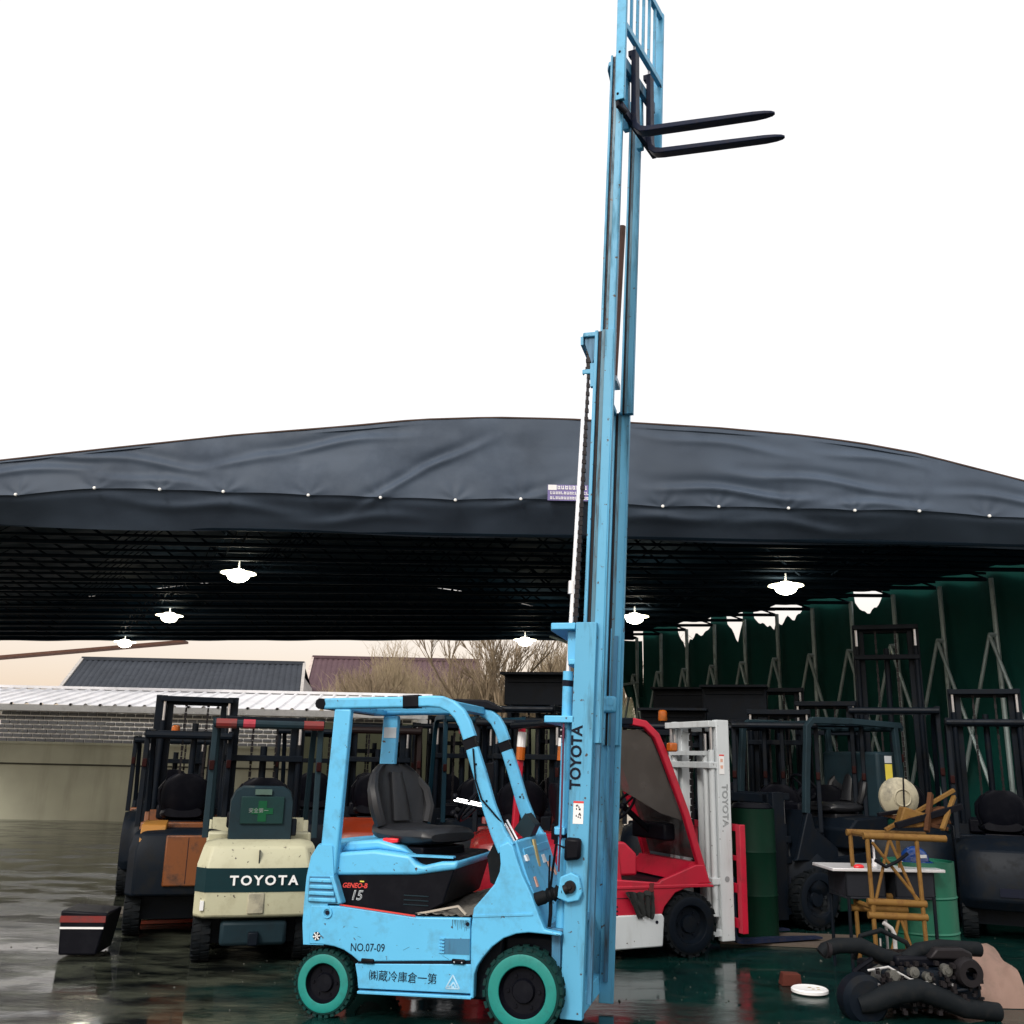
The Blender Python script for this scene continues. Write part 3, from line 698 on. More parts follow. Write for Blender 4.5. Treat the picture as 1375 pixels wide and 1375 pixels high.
# floor with torn rubber mat
fl = MB(); fl.box(-.76, .02, -.46, .46, .60, .652); fl.build('floor_plate', DARK, FB, bevel=.008)
mt_ = MB(); NXm = 24
vs = [(-.74 + .40 * i / NXm, -.47 + .9 * j / 10, .66 + .02 * noise.noise(Vector((i * .5, j * .6, 2))) + .10 * max(0, i / NXm - .0) * (j / 10)) for i in range(NXm + 1) for j in range(11)]
mt_.add(vs, [(i * 11 + j, i * 11 + j + 1, (i + 1) * 11 + j + 1, (i + 1) * 11 + j) for i in range(NXm) for j in range(10)], True)
mt_.build('floor_mat', paint('worn_mat', (.16, .15, .13), .7, dirt=.9, dcol=(.03, .025, .02), scale=6), FB)
MB().beam((-.72, -.46, .655), (-.46, -.42, .71), .012, .012).build('mat_strip', paint('pale_strip', (.45, .40, .33), .6), FB)
MB().beam((-.46, -.42, .71), (-.40, -.44, .665), .012, .012).build('mat_strip', paint('pale_strip', (.45, .40, .33), .6), FB)
# front cowl: side cheeks and sloping front panel
def cheek(k):
    y0, y1 = (-.505, -.44) if k < 0 else (.44, .505)
    outl = [(-.175, 1.095), (-.163, .99), (-.168, .94), (-.20, .865), (-.26, .795), (-.332, .715), (-.345, .60), (-.338, .19), (-.316, .19)]
    outl += [(-.315, .33), (-.30, .375), (-.262, .43), (-.205, .495), (-.13, .55), (-.05, .58), (.03, .592), (.15, .588), (.235, .582)]
    outl += [(.235, .60), (.13, .615), (.09, .70), (.04, .82), (-.02, .93), (-.06, 1.03), (-.085, 1.10), (-.115, 1.125)]
    return MB().prism(outl, y0, y1).build('fender', BLUE, FB, bevel=.014, seg=4)
ck = cheek(-1); cheek(1)
MB().beam((-.335, -.508, .668), (.055, -.508, .70), .006, .012).build('crease', BLUE, ck)
MB().box(-.315, .19, -.46, -.10, .588, .604).build('mudguard', BLUED, FB)
fp = MB(); fp.loft([[(-.115, y, 1.12), (-.075, y, 1.125), (-.01, y, .94), (.06, y, .78), (.12, y, .60), (.08, y, .60), (0, y, .78), (-.06, y, .94)] for y in (-.44, .44)])
fpo = fp.build('front_panel', BLUE, FB, bevel=.01)
MB().loft([[(-.078, y, 1.07), (-.05, y, 1.075), (-.035, y, 1.02), (-.05, y, 1.0)] for y in (-.35, .40)]).build('panel_ridge', BLUE, fpo, bevel=.008)
st = MB(); st.loft([[(-.062, y, 1.11), (-.05, y, 1.11), (.0, y, .90), (-.01, y, .90)] for y in (-.06, .0)]); st.build('tape_strip', TAN, fpo)
for y, z, x in ((-.30, .87, .035), (.20, .92, .015), (.31, .885, .03)):
    MB().loft([[(x - .022, yy, z + .03), (x - .016, yy, z + .03), (x + .008, yy, z - .03), (x, yy, z - .03)] for yy in (y - .022, y + .022)]).build('warning_sticker', paint('pink_sticker', (.7, .38, .28), .5, bump=0), fpo)
MB().loft([[(-.035, yy, 1.0), (-.028, yy, 1.0), (-.008, yy, .95), (-.02, yy, .95)] for yy in (.10, .19)]).build('white_sticker', WHITEP, fpo)
MB().loft([[(-.05, yy, 1.035), (-.03, yy, 1.035), (-.015, yy, 1.0), (-.03, yy, 1.0)] for yy in (-.37, -.31)]).build('white_sticker', WHITEP, fpo)
# instrument side: dark cheek liner, dash, pod, column, levers
MB().prism([(-.28, 1.02), (-.24, 1.10), (-.165, 1.12), (-.165, .93), (-.22, .845), (-.255, .86)], -.40, -.36).build('dash_liner', RUBBER, FB)
MB().prism([(-.22, .85), (-.20, 1.10), (-.10, 1.12), (-.05, .95)], -.36, .40).build('dashboard', BLACK, FB, bevel=.02)
MB().loft([[(-.20, y, 1.17), (-.12, y, 1.28), (-.05, y, 1.20), (-.10, y, 1.09)] for y in (-.02, .15)]).build('instrument_pod', SLATE, FB, bevel=.012)
steering(FB, (-.50, .02, 1.34), (-.20, .02, 1.10))
for k, dy in enumerate((0, .05)):
    MB().cyl((-.585, -.14 - dy, 1.365 - k * .012), (-.34, -.14 - dy, 1.325 - k * .012), .0075, n=8).build('lever', CHROME, FB)
    MB().cyl((-.20, -.22 - dy, 1.24 - k * .02), (-.12, -.24 - dy, 1.12 - k * .02), .0075, n=8).build('lever', CHROME, FB)
MB().ball((-.595, -.14, 1.38), .02).build('lever_knob', BLACK, FB)
hs_ = seat(FB, -.87, 1.085, -.04, sc_=1.14); hs_.rotation_euler = (0, 0, -.42)
MB().prism([(-1.04, 1.10), (-.93, 1.10), (-.93, 1.075), (-1.0, 1.065), (-1.0, 1.04), (-1.04, 1.04)], -.33, -.27).build('red_lever', paint('red_lever', (.75, .02, .03), .3, dirt=0), FB, bevel=.006)
# overhead guard
GY = .46
def guard_side(k):
    ya, yb = (-GY - .03, -GY + .03) if k < 0 else (GY - .03, GY + .03)
    MB().prism([(-1.425, .86), (-1.30, .87), (-1.262, 1.95), (-1.385, 1.95)], ya, yb).build('rear_post', BLUE, FB, bevel=.012, seg=3)
    MB().ribbon([(-1.46, 1.985), (-1.1, 1.995), (-.86, 2.0)], .075, ya - .005, yb + .005).build('roof_rail', BLUE, FB, bevel=.014, seg=3)
    path = [(-.86, 2.0), (-.70, 2.008), (-.61, 2.003), (-.54, 1.975), (-.48, 1.925), (-.44, 1.86), (-.405, 1.77)]
    MB().ribbon(path, [.07, .075, .08, .085, .088, .088, .088], ya - .003, yb + .003).build('roof_bend', BLUE, FB, bevel=.012, seg=3)
    path = [(-.385, 1.70), (-.33, 1.55), (-.26, 1.34), (-.19, 1.17), (-.135, 1.08)]
    o = MB().ribbon(path, [.085, .088, .09, .10, .12], ya, yb).build('front_pillar', BLUE, FB, bevel=.012, seg=3)
    MB().ribbon([(-.42, 1.775), (-.385, 1.69)], .085, ya + .006, yb - .006).build('pillar_joint', BLACK, FB)
    MB().ball((-.35, ya - .002, 1.60), .008, 8, 6).build('pillar_bolt', INK, o); MB().ball((-.27, ya - .002, 1.37), .008, 8, 6).build('pillar_bolt', INK, o)
    return o
pn = guard_side(-1); guard_side(1)
MB().tube([(-1.49, -.50, 1.985), (-1.49, .50, 1.985)], .038, 10).build('rear_crossbar', BLACK, FB)
MB().ribbon([(-.88, 2.001), (-.77, 2.007)], .088, -GY - .042, -GY + .042).build('foam_wrap', BLACK, FB, bevel=.012)
MB().ribbon([(-1.0, 2.015), (-.80, 2.045), (-.55, 2.04), (-.42, 2.0)], [.05, .075, .07, .03], GY - .05, GY + .05).build('foam_wrap', BLACK, FB, bevel=.012)
MB().box(-1.44, -1.36, -.44, .44, 1.95, 2.02).build('roof_crossbar', BLUE, FB, bevel=.008)
MB().box(-.62, -.56, -.44, .44, 1.965, 2.02).build('roof_crossbar', BLUE, FB, bevel=.008)
for k in range(6):
    y = -.36 + k * .144; MB().beam((-1.36, y, 2.0), (-.62, y, 2.005), .022, .035).build('roof_bar', BLUE, FB, bevel=.003)
MB().cyl((-.50, -.30, 1.90), (-.50, -.30, 1.80), .035, n=12).build('warning_lamp', REDF, FB)
MB().box(-.45, -.36, -.44, -.38, 1.66, 1.75).build('mirror_clamp', BLACK, FB, bevel=.01)
MB().tube([(-.37, -.50, 1.70), (-.345, -.505, 1.5), (-.30, -.507, 1.38), (-.22, -.507, 1.30), (-.17, -.48, 1.24)], .006, 6).build('cable', BLACK, FB)
MB().prism([(-.52, 1.40), (-.44, 1.42), (-.44, 1.62), (-.53, 1.60)], .30, .34).build('rear_mirror', BLACK, FB, bevel=.01)
# small prints
text('fleet_number', 'NO.07-09', .068, INK, FB, (-1.155, -.507, .413), (1, 0, .04), (0, 0, 1), sx=.85)
text('company_name', '㈱蔵冷庫倉一第', .068, INK, FB, (-1.02, -.500, .252), (1, 0, .015), (0, 0, 1), sx=.97)
text('series_print', 'GENEO-B', .042, INKR, FB, (-1.27, -.432, .786), (1, 0, .02), (0, 0, 1), bold=.001, shear=.25, sx=1.0)
text('capacity_print', '15', .085, INKW, FB, (-1.21, -.432, .712), (1, 0, .02), (0, 0, 1), shear=.25, outline=.0022)
MB().box(-1.145, -1.115, -.4325, -.43, .825, .833).build('print_mark', YELLOW, FB)
tri = MB(); 
def tri_bar(a, b): tri.beam((a[0], -.5, a[1]), (b[0], -.5, b[1]), .003, .009)
tri_bar((-.50, .235), (-.455, .315)); tri_bar((-.455, .315), (-.41, .240)); tri_bar((-.41, .24), (-.50, .235)); tri_bar((-.475, .24), (-.45, .275)); tri_bar((-.45, .275), (-.43, .245)); tri_bar((-.487, .25), (-.445, .245))
tri.build('triangle_logo', paint('pale_blue_print', (.40, .66, .85), .5, bump=0), FB)
sn = MB(); MBd = MB().cyl((-1.395, -.506, .487), (-1.395, -.5085, .487), .027, n=16).build('snowflake_disc', INK, FB)
for k in range(6):
    a = PI * k / 3 + .2; sn.beam((-1.395, -.5095, .487), (-1.395 + .024 * math.cos(a), -.5095, .487 + .024 * math.sin(a)), .003, .006); sn.ball((-1.395 + .021 * math.cos(a), -.5095, .487 + .021 * math.sin(a)), .006, 6, 5)
sn.build('snowflake', WHITEP, FB)
MB().box(-1.37, -1.27, .425, .4295, 1.78, 1.86).build('white_sticker', INKW, FB)
# wheels
wheel(FB, 0, -.455, .247, .15, -1, TEALT, TEAL, BLACK, lugs=24); wheel(FB, 0, .455, .247, .15, 1, TEALT, TEAL, BLACK, lugs=24)
wheel(FB, -1.335, -.43, .200, .13, -1, TEALT, TEAL, BLACK, lugs=30); wheel(FB, -1.335, .43, .200, .13, 1, TEALT, TEAL, BLACK, lugs=30)
# mast: three stages fully raised
mast = bpy.data.objects.new('mast', None); COL.objects.link(mast); mast.parent = FB
T_ = .0365
def mx_(x, z): return x + T_ * (z - .1)
WORN = paint('worn_greasy_track', (.045, .15, .22), .45, dirt=1., dcol=(.05, .06, .07), scale=14., streak=True, chips=.6)
def rail(x0, x1, y0, y1, z0, z1, name, groove=True):
    """rolled channel seen from outside: flange, groove, web"""
    mb = MB(); w = x1 - x0
    def slab(a, b, ya, yb):
        vs = [(mx_(x, z), y, z) for z in (z0, z1) for x, y in ((a, ya), (b, ya), (b, yb), (a, yb))]
        mb.add(vs, [(3, 2, 1, 0), (4, 5, 6, 7), (0, 1, 5, 4), (1, 2, 6, 5), (2, 3, 7, 6), (3, 0, 4, 7)])
    if groove:
        slab(x0, x0 + w * .16, y0, y1); slab(x0 + w * .34, x1 - w * .06, y0 + .001, y1 - .001); slab(x1 - w * .06, x1, y0 - .002, y1 + .002)
    else:
        slab(x0, x1, y0, y1)
    o = mb.build(name, BLUEM, mast, bevel=.004)
    if groove:
        mb = MB(); slab(x0 + w * .16 + .0005, x0 + w * .34 - .0005, y0 + (y1 - y0) * .35, y0 + (y1 - y0) * .65); mb.build('rail_groove', GREASE, mast)
        mb = MB(); slab(x0 + w * .36, x0 + w * .52, y0 - .0015, y0 + .002); mb.build('worn_track', WORN, mast)
    return o
rail(.215, .355, -.43, -.36, .10, 2.54, 'outer_rail', False); rail(.215, .355, .36, .43, .10, 2.54, 'outer_rail', False)
for k in (-1, 1):   # inner grooves of the outer rails
    ya, yb = sorted((k * .36, k * .30))
    mb = MB(); vs = [(mx_(x, z), y, z) for z in (.18, 2.54) for x, y in ((.365, ya), (.395, ya), (.395, yb), (.365, yb))]
    mb.add(vs, [(3, 2, 1, 0), (4, 5, 6, 7), (0, 1, 5, 4), (1, 2, 6, 5), (2, 3, 7, 6), (3, 0, 4, 7)]); mb.build('guide_strip', BLUED, mast)
rail(.255, .405, -.375, -.31, 1.75, 4.69, 'middle_rail'); rail(.300, .430, .31, .375, 1.75, 4.30, 'middle_rail')
rail(.285, .395, -.32, -.26, 4.05, 7.08, 'inner_rail'); rail(.360, .460, .27, .33, 4.27, 7.08, 'inner_rail')
# lower far strip and its bracket
mb = MB(); vs = [(mx_(x, z), y, z) for z in (.04, 2.6) for x, y in ((.335, .33), (.435, .33), (.435, .36), (.335, .36))]
mb.add(vs, [(3, 2, 1, 0), (4, 5, 6, 7), (0, 1, 5, 4), (1, 2, 6, 5), (2, 3, 7, 6), (3, 0, 4, 7)]); mb.build('inner_channel', BLUEM, mast, bevel=.004)
MB().box(.345, .47, .28, .33, 1.98, 2.10).build('rail_bracket', BLUEM, mast, bevel=.02)
MB().cyl((.425, .275, 2.06), (.425, .285, 2.06), .03, n=14).build('bracket_bolt', BLUEM, mast)
def cross(x0, x1, z, h, yh, nm='crossmember', m=BLUE):
    return MB().prismz([(x0 + .02, -yh), (x1, -yh), (x1, yh), (x0 + .02, yh), (x0, yh * .8), (x0, -yh * .8)], z - h / 2, z + h / 2).build(nm, m, mast, bevel=.006)
cross(.115, .30, 2.515, .045, .435); cross(.235, .30, 2.275, .035, .43); cross(.075, .30, 1.90, .045, .43); cross(.15, .235, 1.195, .045, .42); cross(.215, .34, .16, .12, .36)
for y in (-.36, .335): MB().box(.235, .29, y, y + .025, 2.29, 2.49).build('gusset', BLUE, mast, bevel=.004)
cross(.315, .44, 4.665, .035, .37, m=BLUEM); MB().box(.315, .335, -.37, .37, 4.585, 4.65).build('top_lip', BLUEM, mast)
MB().prism([(.345, 4.65), (.42, 4.65), (.42, 4.50), (.395, 4.44), (.37, 4.52), (.345, 4.60)], -.35, -.32).build('chain_anchor', BLUED, mast)
MB().box(.325, .41, -.355, -.32, 4.36, 4.40).build('rod_guide', BLUEM, mast, bevel=.008); MB().box(.385, .43, -.36, -.32, 4.26, 4.44).build('rod_guide_plate', BLUEM, mast)
cross(.50, .56, 7.02, .04, .30, m=BLUEM); cross(.42, .48, 4.30, .05, .33, m=BLUEM)
for k in (-1, 1):
    y = -.335 * 1 if k < 0 else .335
    MB().cyl((.195, y, .35), (.235, y, 2.22), .035, n=14).build('lift_cylinder', BLUE, mast)
    MB().cyl((.232, y, 2.12), (.235, y, 2.16), .037, n=14).build('cylinder_band', INK, mast)
    MB().cyl((.193, y, 1.15), (.2365, y, 1.18), .037, n=14).build('cylinder_band', INK, mast)
    MB().cyl((.236, y, 2.22), (.349, y, 4.36), .0175, n=12).build('lift_rod', CHROME, mast)
    chain(.272, 2.3, .372, 4.55, y, .036, .032).build('lift_chain', GREASE, mast)
mb = MB(); mb.cyl((.252, -.335, 2.75), (.256, -.335, 2.84), .024, n=10); mb.build('rod_collar', CHROME, mast)
MB().cyl((.50, .02, 4.45), (.575, .02, 5.75), .028, n=12).build('free_lift_cylinder', paint('rusty_rod', (.10, .06, .05), .4, metal=.4), mast)
MB().cyl((.475, -.03, 4.45), (.545, -.03, 5.72), .010, n=8).build('hose', CHROME, mast)
MB().box(.42, .54, -.10, .10, 4.40, 4.44).build('cylinder_foot', CHROME, mast)
MB().tube([(.222, -.41, 1.9), (.215, -.425, 1.3), (.20, -.425, .95)], .007, 6).build('hose', paint('dark_hose', (.12, .02, .05), .5), mast)
MB().box(.185, .225, -.40, -.37, 1.78, 1.85).build('hose_clamp', BLACK, mast, bevel=.005)
for z in (1.78, 1.82): MB().ball((.205, -.405, z + .01), .009, 8, 6).build('clamp_bolt', STEEL, mast)
text('mast_name', 'TOYOTA', .098, INK, mast, (.335, -.4325, 1.455), (T_, 0, 1), (-1, 0, T_), bold=.0028, sx=1.0)
stk = MB().add([(mx_(x, z), -.4315, z) for x, z in ((.248, 1.245), (.315, 1.245), (.315, 1.385), (.248, 1.385))], [(0, 1, 2, 3)]).build('safety_sticker', WHITEP, mast)
MB().add([(mx_(x, z), -.4325, z) for x, z in ((.248, 1.372), (.315, 1.372), (.315, 1.385), (.248, 1.385))], [(0, 1, 2, 3)]).build('sticker_header', INKR, mast)
q = MB(); rr = random.Random(5)
for zc in (1.29, 1.34):
    for _ in range(7):
        x = mx_(.265 + rr.random() * .03, zc); z = zc + rr.uniform(-.015, .015); q.add([(x, -.4326, z), (x + .008, -.4326, z), (x + .006, -.4326, z + .012), (x + .001, -.4326, z + .010)], [(0, 1, 2, 3)])
q.build('sticker_figures', INK, mast)
# work lamp, tilt cylinder and pivot
MB().prism([(.245, 1.02), (.35, 1.035), (.355, 1.16), (.25, 1.165)], -.50, -.435).build('work_lamp', BLACK, mast, bevel=.02)
MB().tube([(.245, -.47, 1.10), (.19, -.46, 1.12), (.165, -.45, .95), (.15, -.44, .84)], .008, 6).build('cable', BLACK, mast)
MB().tube([(.14, -.44, .83), (.145, -.45, .95), (.15, -.46, 1.05)], .006, 6).build('cable', BLACK, mast)
tc_ = MB(); pth = [(.02, -.43, .765)] + [(.02 + .22 * i / 22, -.43, .765 + .075 * i / 22) for i in range(1, 23)]
tc_.tube(pth, [.042 if i < 10 else (.036 + (.012 if i % 3 == 0 else 0)) for i in range(23)], 14)
tc_.build('tilt_bellows', RUBBER, FB)
pv = MB(); pv.prism([(.20, .80), (.22, .925), (.29, .955), (.34, .93), (.36, .84), (.34, .79), (.27, .775)], -.475, -.435); pvo = pv.build('pivot_bracket', BLUE, mast, bevel=.008)
MB().lathe([(.001, -.515), (.012, -.515), (.018, -.505), (.033, -.505), (.038, -.495), (.038, -.475)], (.285, 0, .87), n=20).build('pivot_pin', GREASE, mast)
MB().cyl((.25, -.49, .85), (.275, -.49, .862), .03, n=12).build('rod_eye', GREASE, mast)
MB().box(.16, .215, -.42, -.40, .18, .60).build('lower_plate', BLUED, mast)
MB().tube([(.145, -.40, .80), (.15, -.42, .70), (.14, -.41, .62)], .012, 6).build('drain_hose', BLACK, mast)
MB().box(.10, .30, -.40, .40, .585, .61).build('axle_mount', BLUED, FB, bevel=.01)
# carriage, load backrest, forks
car = bpy.data.objects.new('carriage', None); COL.objects.link(car); car.parent = FB
XC = .70
_p = Matrix.Translation((XC, 0, 6.8)); car.matrix_local = Matrix.Translation((.035, 0, .03)) @ _p @ Matrix.Rotation(-.22, 4, 'Z') @ Matrix.Rotation(.03, 4, 'Y') @ Matrix.Rotation(.09, 4, 'X') @ _p.inverted()
for k in (-1, 1):
    y0, y1 = (-.45, -.41) if k < 0 else (.44, .48)
    MB().prism([(XC - .055, 6.60), (XC + .02, 6.60), (XC + .065, 7.9), (XC - .01, 7.9)], y0, y1).build('side_post', BLUE, car, bevel=.005)
MB().box(XC + .02, XC + .06, -.41, .44, 7.84, 7.90).build('top_bar', BLUE, car, bevel=.004)
MB().box(XC + .0, XC + .04, -.41, .44, 7.215, 7.27).build('lower_bar', BLUE, car, bevel=.004)
for k in range(5):
    y = -.27 + k * .14; MB().beam((XC + .022, y, 7.26), (XC + .04, y, 7.85), .026, .02, (1, 0, 0)).build('backrest_bar', BLUE, car)
MB().box(XC - .04, XC - .0, -.36, .38, 6.93, 7.03).build('upper_plate', BLUED, car, bevel=.006)
MB().box(XC - .04, XC - .0, -.42, .40, 6.53, 6.60).build('lower_plate', FORK, car, bevel=.006)
for y in (-.16, .16): MB().box(XC - .09, XC - .04, y - .03, y + .03, 6.5, 7.05).build('roller_plate', BLUE, car, bevel=.006)
MB().ball((XC - .01, -.447, 7.0), .012, 8, 6).build('post_bolt', INK, car); MB().ball((XC - .03, -.447, 6.65), .012, 8, 6).build('post_bolt', INK, car)
MB().tube([(XC - .04, -.42, 6.62), (XC - .03, -.44, 6.55), (XC + .02, -.40, 6.50)], .02, 8).build('hose', BLACK, car)
for k, y in ((-1, -.17), (1, .19)):
    f = MB(); rings = []
    for (x, z, th, hw_) in ((.02, 7.15, .035, .05), (.015, 6.80, .04, .05), (.012, 6.58, .045, .05), (.025, 6.50, .052, .05), (.065, 6.462, .05, .05), (.12, 6.455, .044, .05), (.5, 6.455, .040, .05), (.95, 6.455, .032, .048), (1.03, 6.456, .028, .040), (1.08, 6.457, .024, .026), (1.10, 6.458, .018, .010)):
        a_ = 0 if z > 6.52 else (math.radians(50) if z > 6.49 else math.radians(75) if z > 6.46 else PI / 2)
        z -= .115 * max(0, x - .05)
        nx, nz = math.cos(a_) * th / 2, math.sin(a_) * th / 2
        rings.append([(XC + x - nx, y - hw_, z - nz), (XC + x - nx, y + hw_, z - nz), (XC + x + nx, y + hw_, z + nz), (XC + x + nx, y - hw_, z + nz)])
    f.loft(rings)
    f.build('fork', FORK, car, bevel=.006); MB().box(XC - .03, XC + .02, y - .03, y + .03, 7.12, 7.165).build('fork_hook', FORK, car)
    MB().cyl((XC + .01, y, 7.15), (XC + .01, y, 7.21), .012, n=8).build('lock_pin', STEEL, car)
# ------------------------------------------------------------------ general forklift
def forklift(label, loc, rz, body=DARK, lower=None, guard=SLATE, mastm=DARK, cwt=None, gh=2.0, mh=2.05, beacon=False, lift=0.0, backrest=True, bm=None, sc_=1., hood=None, mast_only_rails=False, rubber=RUBBER, tank=False, hw=.48, forks=True, roofm=None, nearpost=None, boxy=False, topbox=0, upright=False, railw=.07, lowcowl=False, mdx=0.):
    roofm = roofm or guard; nearpost = nearpost or guard
    lower = lower or body; cwt = cwt or body; hood = hood or body; bm = bm or mastm
    t = thing('forklift', label, 'forklift', loc, rz); t.scale = (sc_, sc_, sc_)
    c = MB(); c.box(-1.35, .12, -.36, .36, .14, .52); c.build('chassis', DARK, t)
    # counterweight: rounded block, or a flat backed one with chamfered top corners
    rings = []
    if boxy:
        pr = [(-1.05, .36), (-1.05, .93), (-1.50, .94), (-1.60, .90), (-1.665, .77), (-1.68, .60), (-1.67, .38), (-1.60, .36)]
        for q in range(13):
            a = -1 + q / 6; e = abs(a); cut = max(0, e - .80) / .20
            rings.append([(x + ((.03 * e ** 2 + .10 * cut ** 2.2) if x < -1.2 else 0), a * hw * (1 - (.09 * max(0, (z - .77) / .16) if e > .8 else 0)), z - (.02 * cut if z > .9 else 0)) for x, z in pr])
    else:
        pr = [(-1.05, .30), (-1.05, .93), (-1.15, .98), (-1.40, .95), (-1.58, .86), (-1.68, .66), (-1.68, .40), (-1.6, .30)]
        for q in range(13):
            a = -1 + q / 6; e = abs(a)
            rings.append([(x + ((.05 * e ** 2 + .13 * max(0, (e - .7) / .3) ** 2) if x < -1.2 else 0), a * hw, z - (.05 * e ** 4 if z > .8 else 0)) for x, z in pr])
    MB().loft(rings, True, True).build('counterweight', cwt, t, bevel=.015)
    MB().prism([(-1.05, .68), (-.5, .68), (-.5, .86), (-.62, .96), (-1.05, .98)], -hw * .92, hw * .92).build('hood', hood, t, bevel=.02)
    for k in (-1, 1):
        y0, y1 = (-hw, -hw + .05) if k < 0 else (hw - .05, hw)
        MB().prism([(-1.05, .32), (-1.05, .68), (-.30, .62)] + ([(-.28, .64), (.08, .76), (.17, .76)] if lowcowl else [(-.30, .70), (-.02, .88), (.02, 1.02), (.07, 1.02)]) + [(.22, .62), (.26, .60), (.12, .60), (0, .575), (-.14, .53), (-.25, .42), (-.29, .32)], y0, y1).build('side_panel', body, t, bevel=.01)
        MB().prism([(-1.06, .31), (-.28, .31), (-.27, .14), (-1.02, .14)], y0, y1).build('skirt', lower, t, bevel=.01)
    tz = .78 if lowcowl else 1.04
    MB().loft([[(-.02, y, .62), (.05 if lowcowl else .02, y, tz), (.13 if lowcowl else .07, y, tz), (.2, y, .6)] for y in (-hw + .05, hw - .05)]).build('front_panel', body, t)
    MB().box(-.55, .05, -hw + .05, hw - .05, .56, .60).build('floor_plate', DARK, t)
    MB().box(-.12, .0, -.3, .3, .95, 1.10).build('dashboard', BLACK, t, bevel=.02)
    steering(t, (-.38, .0, 1.24), (-.1, 0, 1.02), .15); seat(t, -.80, 1.02, sc_=.95, m=BLACK)  # seat gets a blacker material, with the canopy's shade put into its colour
    g_ = hw - .03
    for k in (-1, 1):
        ya, yb = k * g_ - .025, k * g_ + .025
        MB().ribbon([(-1.28, .95), (-1.22, gh - .02)], .06, ya, yb).build('rear_post', guard if k > 0 else nearpost, t, bevel=.008)
        MB().ribbon([(-1.30, gh), (-.55, gh + .02)], .06, ya, yb).build('roof_rail', roofm, t, bevel=.008)
        MB().ribbon([(-.55, gh + .018), (-.08, gh + .01), (-.01, gh - .05), (.0, gh - .2), (.03, 1.4), (.06, 1.02)] if upright else [(-.55, gh + .018), (-.42, gh), (-.30, gh - .10), (-.22, gh - .26), (.0, 1.2)] + ([(.20, .60)] if lowcowl else [(.06, 1.02)]), .065, ya - .001, yb + .001).build('front_pillar', guard, t, bevel=.008)
    MB().tube([(-1.31, -g_ - .01, gh - .02), (-1.31, g_ + .01, gh - .02)], .036, 10).build('rear_crossbar', roofm, t)
    MB().box(-.46, -.40, -g_, g_, gh - .02, gh + .03).build('front_crossbar', roofm, t)
    for k in range(5):
        y = -.3 + k * .15; MB().beam((-1.3, y, gh), (-.43, y, gh + .01), .02, .03).build('roof_bar', roofm, t)
    wheel(t, 0, -hw + .06, .262, .17, -1, rubber, DARK, DARK, lugs=22); wheel(t, 0, hw - .06, .262, .17, 1, rubber, DARK, DARK, lugs=22)
    wheel(t, -1.30, -hw + .08, .21, .14, -1, rubber, DARK, DARK, lugs=22); wheel(t, -1.30, hw - .08, .21, .14, 1, rubber, DARK, DARK, lugs=22)
    for k in (-1, 1):
        MB().box(-1.305, -1.285, k * g_ - .022, k * g_ + .022, 1.50, 1.58).build('tail_lamp', paint('dull_lamp_red', (.018, .003, .003), .4), t, bevel=.006)
        MB().box(-1.0, -.62, k * hw - .004, k * hw + .004, .50, .505).build('panel_seam', INK, t)
        for q in range(3): MB().box(-.92, -.72, k * hw - .005, k * hw + .005, .36 + q * .035, .372 + q * .035).build('vent_slot', INK, t)
    if not boxy: MB().box(-1.69, -1.66, -.12, .12, .44, .52).build('rear_vent', INK, t)
    MB().box(-1.22, -1.14, -.30, -.20, .96, 1.10).build('filler_box', DARK, t, bevel=.01)
    mw = .33
    n_before = set(t.children)
    for k in (-1, 1):
        y0, y1 = sorted((k * mw, k * (mw + railw)))
        MB().box(.28, .42, y0, y1, .09, mh).build('outer_rail', mastm, t, bevel=.006)
        y0, y1 = sorted((k * (mw - .07), k * (mw - .005)))
        MB().box(.31, .42, y0, y1, .12, mh - .02 + lift).build('inner_rail', mastm, t, bevel=.006)
        MB().cyl((.25, k * (mw + .02), .3), (.25, k * (mw + .02), mh - .28), .03, n=12).build('lift_cylinder', mastm, t)
        MB().cyl((.25, k * (mw + .02), mh - .28), (.25, k * (mw + .02), mh - .05), .016, n=8).build('lift_rod', STEEL, t)
        chain(.33, .5, .33, mh - .06, k * .12, .03, .06).build('lift_chain', GREASE, t)
    for z in (mh - .04, mh - .42, .6, .16): MB().box(.20, .30, -mw - .06, mw + .06, z - .03, z + .03).build('crossmember', mastm, t, bevel=.006)
    MB().box(.33, .42, -mw, mw, mh - .1 + lift, mh - .02 + lift).build('top_crossmember', mastm, t, bevel=.006)
    MB().cyl((.36, 0, .25), (.36, 0, mh - .3), .035, n=12).build('free_lift_cylinder', mastm, t)
    if forks:
        for z in (.20, .50): MB().box(.44, .48, -.45, .45, z, z + .08).build('carriage_bar', bm, t, bevel=.004)
        if backrest:
            for k in (-1, 1):
                MB().box(.44, .50, k * .46 - .035, k * .46 + .035, .16, 1.10).build('backrest_post', bm, t, bevel=.004)
            MB().box(.45, .49, -.46, .46, 1.04, 1.10).build('backrest_bar', bm, t); MB().box(.45, .49, -.46, .46, .78, .82).build('backrest_bar', bm, t)
            for k in range(4): MB().box(.455, .48, -.28 + k * .18, -.255 + k * .18, .58, 1.05).build('backrest_slat', bm, t)
        for y in (-.24, .24):
            MB().ribbon([(.50, .62), (.50, .12), (.53, .07), (.60, .055), (1.0, .055), (1.5, .05)], [.035, .04, .045, .04, .035, .015], y - .05, y + .05).build('fork', FORK, t)
    for o in t.children:
        if mdx and o not in n_before: o.location.x += mdx
